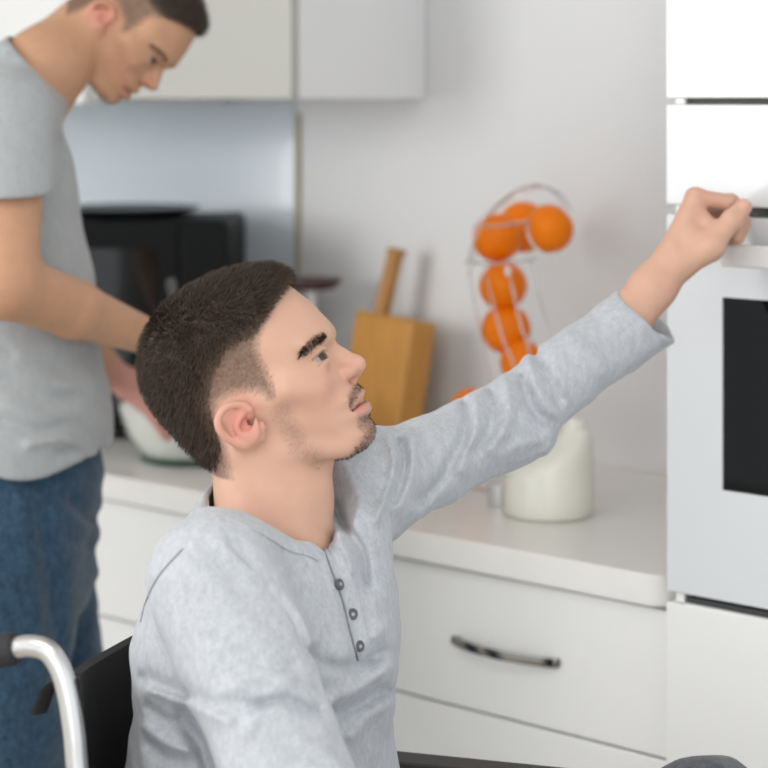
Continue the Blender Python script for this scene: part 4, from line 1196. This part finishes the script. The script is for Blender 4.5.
# height field top: low shoulder at the left, neck at the right
def ring(z0, zl, cx, rad):    # ring whose left side sits lower than its right
    return [bm.verts.new((cx + rad * math.cos(a), rad * math.sin(a) * (1 if rad else 1), z0 + zl * (math.cos(a)))) for a in np.linspace(0, 2 * math.pi, n, endpoint=False)]
for z0, zl, cx, rad in ((0, 0, 0, R0 * .90), (.002, 0, 0, R0 * .96), (.007, 0, 0, R0 * .995), (.03, 0, 0, R0), (.050, .003, 0, R0 * .995), (.066, .008, .0005, R0 * .975), (.078, .012, .003, R0 * .93), (.089, .016, .009, R0 * .82),
                        (.100, .016, .0180, R0 * .66), (.110, .012, .0270, R0 * .48), (.118, .006, .0335, R0 * .35), (.124, .002, .0365, R0 * .275), (.134, 0, .0375, R0 * .265), (.1375, 0, .0375, R0 * .24), (.1385, 0, .0375, R0 * .15)):
    rings.append(ring(z0, zl, cx, rad))
for A, B in zip(rings, rings[1:]):
    for q in range(n): bm.faces.new((A[q], A[(q + 1) % n], B[(q + 1) % n], B[q]))
bm.faces.new(rings[0][::-1]); bm.faces.new(rings[-1])
fin('body', bm, M['ceramic'], jr)
# small steel cup behind it
tc = onZ(500, 505, .9)
bm = bmesh.new(); lathe(bm, [(0, 0), (.017, 0), (.0185, .002), (.0185, .030), (.0165, .0325), (0, .0325)], 32)
tn = fin('spice_tin', bm, M['steel']); tn.location = (tc.x, tc.y, .9002); tag(tn, 'small round steel tin peeking out left of the cream jar', 'tin')

# =================================================================== wheelchair (person space)
WB = np.array([.05, 2.09, 0.0]); wc = empty('wheelchair'); fixo(wc, WB); tag(wc, 'wheelchair with a black canvas back and aluminium push handles under the seated man', 'wheelchair')
def wtube(name, pts, r, m, sm=6, n=14, par=None):
    bm = bmesh.new(); P_ = smoothpath([np.asarray(p) - WB for p in pts], sm) if sm else [np.asarray(p) - WB for p in pts]
    tube(bm, [tuple(p) for p in P_], r, n); return fin(name, bm, M[m], par or wc)
tn_, tf_ = 1.86, 2.31
hx = cs(76, 768, tn_)
for t, far in ((tn_, 0), (tf_, 1)):
    dx = .0
    def q(u, v): 
        p = cs(u, v + 5, tn_); return np.array([p[0], t, p[2]])
    cane = wtube('push_handle', [np.array([hx[0] + .035, t, .30]), np.array([hx[0] + .022, t, .70]), q(78, 772), q(74, 730), q(67, 690), q(58, 664), q(44, 648), q(24, 645), q(4, 650)], .0098, 'alu')
    g0, g1 = q(9, 648.5), q(-60, 666)
    bm = bmesh.new(); d = g1 - g0; N_ = 14
    pts = [g0 + d * i / N_ - WB for i in range(N_ + 1)]
    tube(bm, [tuple(p) for p in pts], [.0135] + [.0152 if i % 2 else .0142 for i in range(1, N_)] + [.012], 18); tag(fin('grip', bm, M['rubber'], cane), 'black rubber grip')
    # rear wheel
    wcx = np.array([-.06, t + (-.075 if not far else .075), .305])
    wh = empty('wheel'); wh.parent = wc; 
    ring_ = lambda R_, nn_=56: [tuple(np.array([math.cos(a) * R_, 0, math.sin(a) * R_])) for a in np.linspace(0, 2 * math.pi, nn_, endpoint=False)]
    wh.location = tuple(wcx - WB)
    bm = bmesh.new(); tube(bm, ring_(.288), .0165, 10, closed=True); fin('tire', bm, M['rubber'], wh)
    bm = bmesh.new(); tube(bm, ring_(.267), .0075, 8, closed=True); fin('rim', bm, M['alu'], wh)
    bm = bmesh.new(); s_ = -1 if not far else 1
    tube(bm, [(p[0], s_ * .028, p[2]) for p in ring_(.255)], .008, 8, closed=True); fin('hand_rim', bm, M['steel'], wh)
    bm = bmesh.new(); tube(bm, [(0, -.03, 0), (0, .03, 0)], .022, 16); fin('hub', bm, M['black'], wh)
    bm = bmesh.new()
    for kk in range(24):
        a = 2 * math.pi * kk / 24; tube(bm, [(.015 * math.cos(a), .012 * (-1) ** kk, .015 * math.sin(a)), (.262 * math.cos(a), 0, .262 * math.sin(a))], .001, 5)
    fin('spokes', bm, M['steel'], wh)
    # armrest
    at = t + (-.025 if not far else .025)
    pa = cs(384, 764, 2.34); pb = cs(582, 770, 2.34)
    bm = bmesh.new(); za = .795 if far else .755
    box(bm, (-.20 - WB[0], at - .028 - WB[1], za - .028), (pb[0] + .0 - WB[0], at + .028 - WB[1], za), .012, 4); tag(flat(fin('armrest', bm, M['armpad'], wc), 3e-4), 'black padded armrest')
    wtube('armrest_post', [np.array([.13, at, .47]), np.array([.13, at, .70]), np.array([.12, at, za - .02])], .010, 'alu')
    wtube('side_frame', [np.array([hx[0] + .035, t, .455]), np.array([.10, t, .465]), np.array([.24, t, .50]), np.array([.31, t, .44]), np.array([.35, t, .20])], .011, 'alu')
    wtube('side_frame', [np.array([hx[0] + .035, t, .31]), np.array([.05, t, .28]), np.array([.20, t, .24]), np.array([.24, t, .17])], .011, 'alu')
    cw = empty('caster'); cw.parent = wc; cw.location = tuple(np.array([.22, t, .075]) - WB)
    bm = bmesh.new(); tube(bm, [(math.cos(a) * .055, 0, math.sin(a) * .055) for a in np.linspace(0, 2 * math.pi, 32, endpoint=False)], .0195, 10, closed=True); fin('tire', bm, M['rubber'], cw)
    bm = bmesh.new(); tube(bm, [(0, -.024, 0), (0, .024, 0)], .036, 24)
    tube(bm, [(0, -.024, 0), (0, -.026, .07), (0, 0, .095)], .006, 8); tube(bm, [(0, .024, 0), (0, .026, .07), (0, 0, .095)], .006, 8); fin('fork', bm, M['alu'], cw)
    bm = bmesh.new(); fx = .345 - WB[0]; box(bm, (fx, t - .07 + (.06 if not far else -.06) - WB[1], .150), (fx + .26, t + .07 + (.06 if not far else -.06) - WB[1], .160), .004)
    fin('footplate', bm, M['black'], wc)
# canvas back, sagging between the canes
bm = bmesh.new(); rows = []
for i in range(13):
    s = i / 12; t = tn_ + .004 + (tf_ - tn_ - .008) * s; sag = .078 * math.sin(math.pi * s)
    col = []
    for j in range(9):
        w_ = j / 8
        zt = cs(80, 680, tn_)[2] - .040 * math.sin(math.pi * s)
        z = .44 + (zt - .44) * w_; x = hx[0] + .030 - .026 * w_ - sag
        col.append((x, t, z))
    rows.append(col)
front = [[bm.verts.new(np.array(p) - WB) for p in c_] for c_ in rows]; backv = [[bm.verts.new(np.array(p) - WB - np.array([.012, 0, 0])) for p in c_] for c_ in rows]
for G in (front, backv):
    for A, B in zip(G, G[1:]):
        for j in range(8): bm.faces.new((A[j], A[j + 1], B[j + 1], B[j]))
for j in range(8):
    for i in (0, -1): bm.faces.new((front[i][j], front[i][j + 1], backv[i][j + 1], backv[i][j]))
for i in range(12):
    for j in (0, -1): bm.faces.new((front[i][j], front[i + 1][j], backv[i + 1][j], backv[i][j]))
tag(fin('backrest', bm, M['canvas'], wc), 'black canvas backrest')
bm = bmesh.new(); sz = .47
box(bm, (hx[0] + .03 - WB[0], tn_ + .013 - WB[1], sz), (.255 - WB[0], tf_ - .013 - WB[1], sz + .05), .015, 3); fin('seat', bm, M['canvas'], wc)
PH = math.radians(18); P0 = np.array([hx[0], tn_, 0.0]); a0 = TH - PH
d0 = P0 - WB; wc.rotation_euler = (0, 0, a0)
wc.location = c2w(P0) - Vector((d0[0] * math.cos(a0) - d0[1] * math.sin(a0), d0[0] * math.sin(a0) + d0[1] * math.cos(a0), 0))
# upholstery sleeve and loose strap behind the near cane
bm = bmesh.new(); tube(bm, [tuple(np.asarray(p) - WB) for p in smoothpath([cs(68, 676, 1.875), cs(52, 680, 1.88), cs(36, 692, 1.885), cs(25, 718, 1.885)], 5)], .0115, 12, flat=(1, .16)); fin('strap', bm, M['strap'], wc)
bpost = wtube('brake_lever', [cs(56, 688, 1.90), cs(59, 730, 1.90), cs(63, 790, 1.90)], .0062, 'black', 4)
wtube('axle', [np.array([-.06, tn_ - .05, .305]), np.array([-.06, tf_ + .05, .305])], .010, 'alu', 0)
# =================================================================== the standing man
def Rz_(a): return np.array([[math.cos(a), -math.sin(a), 0], [math.sin(a), math.cos(a), 0], [0, 0, 1]])
def head_rot(roll, yaw, pitch0=20):
    b = math.radians(yaw); Y_ = np.array([[math.cos(b), 0, -math.sin(b)], [0, 1, 0], [math.sin(b), 0, math.cos(b)]])
    A = Rz_(math.radians(roll)) @ Y_ @ Rz_(-math.radians(pitch0))
    return np.stack([A[0], -A[2], A[1]])        # right, away, up
R2 = head_rot(-60, 10); S2 = .00090; T2 = 2.94
an_ = np.array([[111, 6, 0], [121, -59, 0], [-3, -41, 72]], float)
tg = [(159, 89), (105, 105), (114, 18)]
O2 = np.mean([cs(u, v, T2) - (R2 @ l) * S2 for (u, v), l in zip(tg, an_)], 0); O2[1] = T2
FV2 = np.array([.97, .24, 0]); LA2 = np.array([-.24, .97, 0])
RS2, RE2, RW2 = cs(6, 118, 2.70), cs(4, 283, 2.62), cs(138, 333, 2.82)
LS2, LE2, LW2 = cs(10, 112, 3.03), cs(50, 322, 3.18), cs(112, 374, 3.35)
HR2, KR2, AR2 = cs(2, 560, 2.76), cs(6, 850, 2.74), np.array([-.50, 2.76, .09])
HL2, KL2, AL2 = cs(20, 560, 2.98), cs(80, 850, 2.99), np.array([-.43, 3.00, .09])
def torso2(g, low=False):
    n = lambda u, v, t, a, b: (cs(u, v, t), LA2, a + g, b + g)
    t_ = [n(14, 520, 2.87, .155, .118), n(15, 420, 2.87, .150, .112), n(5, 280, 2.87, .165, .108), n(-4, 180, 2.87, .175, .100), n(6, 115, 2.87, .150, .068)]
    return t_
B2 = np.array([-.47, 2.87, 0.0])
def build_man2():
    X = axis((-.80, -.50, .008), (-.50, -.265, .0030), (-.265, .0, .0045))
    Y = axis((2.55, 2.76, .006), (2.76, 2.98, .0030), (2.98, 3.56, .0055))
    Z = axis((0.0, .98, .012), (.98, 1.42, .0045), (1.42, 1.70, .0030))
    vol = Vol(X, Y, Z)
    vol.sweep(torso2(-.016), .03)
    for S_, E_, W_ in ((RS2, RE2, RW2), (LS2, LE2, LW2)):
        vol.cap(cs(5, 125, 2.87), S_, .045, .046, .03)
        vol.cap(S_, E_, .050, .043, .02); vol.cap(E_, E_ * .5 + W_ * .5, .043, .037, .015); vol.cap(E_ * .5 + W_ * .5, W_, .037, .026, .012)
    for h, k_, a in ((HR2, KR2, AR2), (HL2, KL2, AL2)):
        vol.cap(h, k_, .080, .050, .04); vol.cap(k_, a + (0, 0, .02), .050, .034, .03); vol.cap(a + (0, 0, -.03), a + (.15, .02, -.05), .032, .026, .02)
    vol.cap(cs(86, 30, 2.92), cs(42, 70, 2.88), .048, .051, .02); vol.cap(cs(44, 70, 2.87), cs(8, 120, 2.87), .054, .066, .03)
    to, back = add_head(vol, R2, O2, S2, .014)
    # his right hand stirring, his left hand kneading in the bowl
    hand(vol, RW2, (.80, .52, -.28), (-.25, .2, .95), (-.45, .85, -.1), .45, 1, 1.0)
    hand(vol, LW2, (.86, .33, -.40), (.38, -.35, .86), (.25, -.90, -.36), .22, 1.9, 1.12)
    V, Q = vol.mesh()
    L = np.stack(back([V[:, 0], V[:, 1], V[:, 2]]), 1)
    base = np.array([.55, .305, .185])
    T = np.tile(base, (len(V), 1)) * (.96 + .08 * vnoise(V, 110, 9)[:, None])
    hm = (L[:, 1] > -95) & (np.abs(L[:, 2]) < 92) & (L[:, 0] < 135) & (L[:, 0] > -120) & (V[:, 2] > 1.38)
    T[hm] = head_tint(L[hm], False, base)
    hb = ((V - (LW2 + np.array([.05, .03, -.05]))) ** 2).sum(1) < .12 ** 2
    T[hb] = T[hb] * .3 + np.array([.62, .30, .27]) * .7
    return V, Q, T, to, L
V, Q, T, to2, L2 = build_man2()
man2 = empty('person'); fixo(man2, B2)
tag(man2, 'standing man in a grey t-shirt and blue jeans bending his head over the mixing bowl', 'person')
link('body', to_mesh('body', V - B2, Q, T), M['skin'], man2)
Qh = Q[(np.abs(L2[Q].mean(1)) < np.array([135, 112, 90])).all(1)]
Vh, Qq, Th = make_hair(9000, 3.0)
link('hair', to_mesh('hair', to2(Vh) - B2, Qq, Th), M['hair'], man2)
for sg in (1, -1):
    vb, qb, tb = brow_strands(L2, Qh, sg, 300)
    link('eyebrow', to_mesh('eyebrow', to2(vb) - B2, qb, tb), M['hair'], man2)
    em = eye_mesh(sg, (.70, .55, .45 * sg)); ev = np.array([v.co for v in em.vertices]); em.vertices.foreach_set('co', np.ascontiguousarray(to2(ev) - B2, np.float32).ravel()); em.update()
    link('eye', em, M['eye'], man2)
def creases(vol, strokes, t0, t1):
    for pts, w, dep in strokes:
        A = np.array(pts, float); lo, hi = A.min(0) - 4 * w, A.max(0) + 4 * w
        c = [cs(u, v, t) for u in (lo[0], hi[0]) for v in (lo[1], hi[1]) for t in (t0, t1)]
        def fn(p):
            U = p[0] / p[1] * FPX + 384; W_ = HZ + (EYE - p[2]) / p[1] * FPX
            U, W_ = np.broadcast_arrays(U, W_)
            return dep * np.exp(-(line_dist(pts, U, W_) / w) ** 2) * ((p[1] >= t0) & (p[1] <= t1))
        vol.op(fn, np.min(c, 0), np.max(c, 0), 0, 'add')
vol = Vol(axis((-.78, -.30, .0045)), axis((2.58, 3.14, .0045)), axis((.93, 1.60, .0045)))
vol.sweep(torso2(.004), .02)
vol.sweep([(cs(14, 530, 2.87), LA2, .172, .130), (cs(15, 420, 2.87), LA2, .165, .122)], .03)
for S_, E_ in ((RS2, RE2), (LS2, LE2)):
    vol.cap(cs(5, 125, 2.87), S_, .052, .058, .025); vol.cap(S_, S_ * .2 + E_ * .8, .060, .066, .015)
cc2 = cs(41, 68, 2.865); nn2 = cs(82, 34, 2.86) - cs(38, 76, 2.87); nn2 = nn2 / np.linalg.norm(nn2)
nn2 = nn2 + np.array([0, .10, 0]); nn2 /= np.linalg.norm(nn2)
vol.cap(cc2 - nn2 * .07, cc2 + nn2 * .01, .075, .060, .02)
def cut2(p):
    x, y, z = p[0] - cc2[0], p[1] - cc2[1], p[2] - cc2[2]; h = x * nn2[0] + y * nn2[1] + z * nn2[2]
    rad = np.sqrt(np.maximum(x * x + y * y + z * z - h * h, 0)); return np.maximum(-h, np.maximum(rad - .08, h - .1))
vol.op(cut2, cc2 - .14, cc2 + .14, .003, 's')
vol.cap(cc2 - nn2 * .03, cc2 + nn2 * .08, .0565, .060, .004, 's')
# sleeve hems and shirt hem
zh = cs(0, 198, 2.66)[2]
for S_, E_ in ((RS2, RE2), (LS2, LE2)):
    vol.cap(S_ * .2 + E_ * .8, E_ + (E_ - S_) * .2, .085, .085, .003, 's') if S_ is LS2 else None
arm_ = (RE2 - RS2) / np.linalg.norm(RE2 - RS2)
def cutarm(p):
    rad = f_cap(p, RS2, RE2, .075, .075); return np.maximum(rad, p[2] - (zh + .06 * (p[0] - RS2[0])))
vol.op(cutarm, RE2 - .13, np.maximum(RS2, RE2) + .12, .003, 's')
vol.cap(RS2 * .45 + RE2 * .55, RE2, .053, .056, .003, 's')
vol.sweep(torso2(.004), .006)
vol.sweep([(cs(14, 530, 2.87), LA2, .172, .130), (cs(15, 420, 2.87), LA2, .165, .122), (cs(8, 300, 2.87), LA2, .166, .112)], .02)
hx_ = lambda p: (1.5 - (474 - 100) / FPX * 2.70) - .010 * np.sin(p[0] * 30 + p[1] * 8)
vol.op(lambda p: hx_(p) - p[2] + 0 * p[1], (-1, 2, .8), (0, 4, 1.1), .004, 'i')
sp = lambda *a: [tuple(q[:2]) for q in smoothpath([(*x, 0) for x in a], 4)]
creases(vol, [(sp((50, 205), (62, 180), (58, 140)), 5, .007), (sp((0, 420), (40, 432), (75, 425), (100, 445)), 7, .006), (sp((30, 445), (65, 438), (90, 460)), 6, -.006), (sp((60, 452), (80, 452), (98, 470)), 5, .007),
             (sp((0, 380), (40, 400), (70, 400)), 8, .005), (sp((20, 360), (60, 385), (95, 380)), 8, -.004), (sp((0, 350), (45, 370), (85, 355)), 7, .004), (sp((60, 230), (80, 260), (88, 300)), 8, -.003)], 2.5, 3.0)
Vt, Qt = vol.mesh(); Vt = relax(Vt, Qt, 1, .4)
link('tshirt', to_mesh('tshirt', Vt - B2, Qt), M['greytee'], man2)
vol = Vol(axis((-.74, -.22, .006)), axis((2.60, 3.16, .006)), axis((.06, 1.08, .006)))
vol.sweep([(cs(12, 560, 2.87), LA2, .165, .115), (cs(20, 470, 2.87), LA2, .155, .113)], .03)
vol.op(lambda p: p[2] - 1.045 + 0 * p[0] + 0 * p[1], (-1, 2, .9), (0, 4, 1.2), .004, 'i')
for h, k_, a in ((HR2, KR2, AR2), (HL2, KL2, AL2)):
    vol.cap(h, k_, .098, .074, .03); vol.cap(k_, a + (0, 0, .02), .074, .058, .02)
creases(vol, [(sp((70, 500), (90, 520), (100, 515)), 6, .007), (sp((40, 545), (70, 540), (95, 548)), 7, .004), (sp((42, 520), (52, 600), (62, 700)), 9, .010), (sp((60, 560), (85, 575), (98, 572)), 6, -.004), (sp((20, 495), (28, 560), (40, 640)), 3, -.004)], 2.5, 3.2)
x, y, z = np.meshgrid(*vol.ax, indexing='ij', sparse=True)
vol.F += (.0022 * np.sin(x * 60 + 3 * np.sin(z * 45)) * np.sin(y * 55 + z * 40)).astype(np.float32)
Vt, Qt = vol.mesh(); Vt = relax(Vt, Qt, 1, .4)
link('jeans', to_mesh('jeans', Vt - B2, Qt), M['denim'], man2)
for a in (AR2, AL2):
    vs = Vol(axis((a[0] - .11, a[0] + .24, .006)), axis((a[1] - .08, a[1] + .09, .006)), axis((-.012, .16, .006)))
    vs.cap(a + (0, 0, .02), a + (0, 0, -.02), .048, .048, .02); vs.cap(a + (-.02, 0, -.045), a + (.16, .02, -.05), .044, .040, .02)
    zz = vs.ax[2].reshape(1, 1, -1); vs.F[:] = smax(vs.F, .002 - zz + 0 * vs.F, .003)
    v1, q1 = vs.mesh(); link('shoe', to_mesh('shoe', v1 - B2, q1), M['shoe'], man2)
# ------------------------------------------------------------------ camera, light
cam = bpy.data.cameras.new('camera'); co = bpy.data.objects.new('camera', cam); C.objects.link(co)
co.location = (0, 0, EYE); co.rotation_euler = (math.pi / 2, 0, TH)
cam.sensor_width = 36; cam.lens = FPX / 768 * 36; cam.shift_y = -(384 - HZ) / 768
cam.dof.use_dof = True; cam.dof.focus_distance = 2.15; cam.dof.aperture_fstop = 4.3
cam.clip_start = .05
sc = bpy.context.scene; sc.camera = co
w = bpy.data.worlds.new('world'); sc.world = w; w.use_nodes = True
bg = w.node_tree.nodes['Background']; bg.inputs['Color'].default_value = (.93, .97, 1, 1); bg.inputs['Strength'].default_value = 1.24
def area(name, loc, target, size, power, col=(1, 1, 1)):
    l = bpy.data.lights.new(name, 'AREA'); l.shape = 'RECTANGLE'; l.size, l.size_y = size; l.energy = power; l.color = col
    o = bpy.data.objects.new(name, l); C.objects.link(o); o.location = loc
    o.rotation_euler = (Vector(target) - Vector(loc)).to_track_quat('-Z', 'Y').to_euler(); return o
area('window_light', (-4.0, -1.3, 1.9), (-1.6, 2.2, 1.0), (1.5, 1.5), 50, (1, .99, .97))
area('front_right_fill', (1.0, -2.2, 1.25), (-1.4, 2.0, .8), (1.8, 1.8), 24, (1, .985, .96))  # added soft fill for the face from the front right, no real source there
area('ceiling_light', (-1.0, .6, 2.55), (-1.2, 1.2, 0), (1.6, 1.6), 22, (1, .97, .93))
sc.view_settings.view_transform = 'Standard'; sc.view_settings.look = 'None'
sc.view_settings.exposure = 0.06; sc.view_settings.gamma = 1.0; sc.view_settings.use_curve_mapping = False
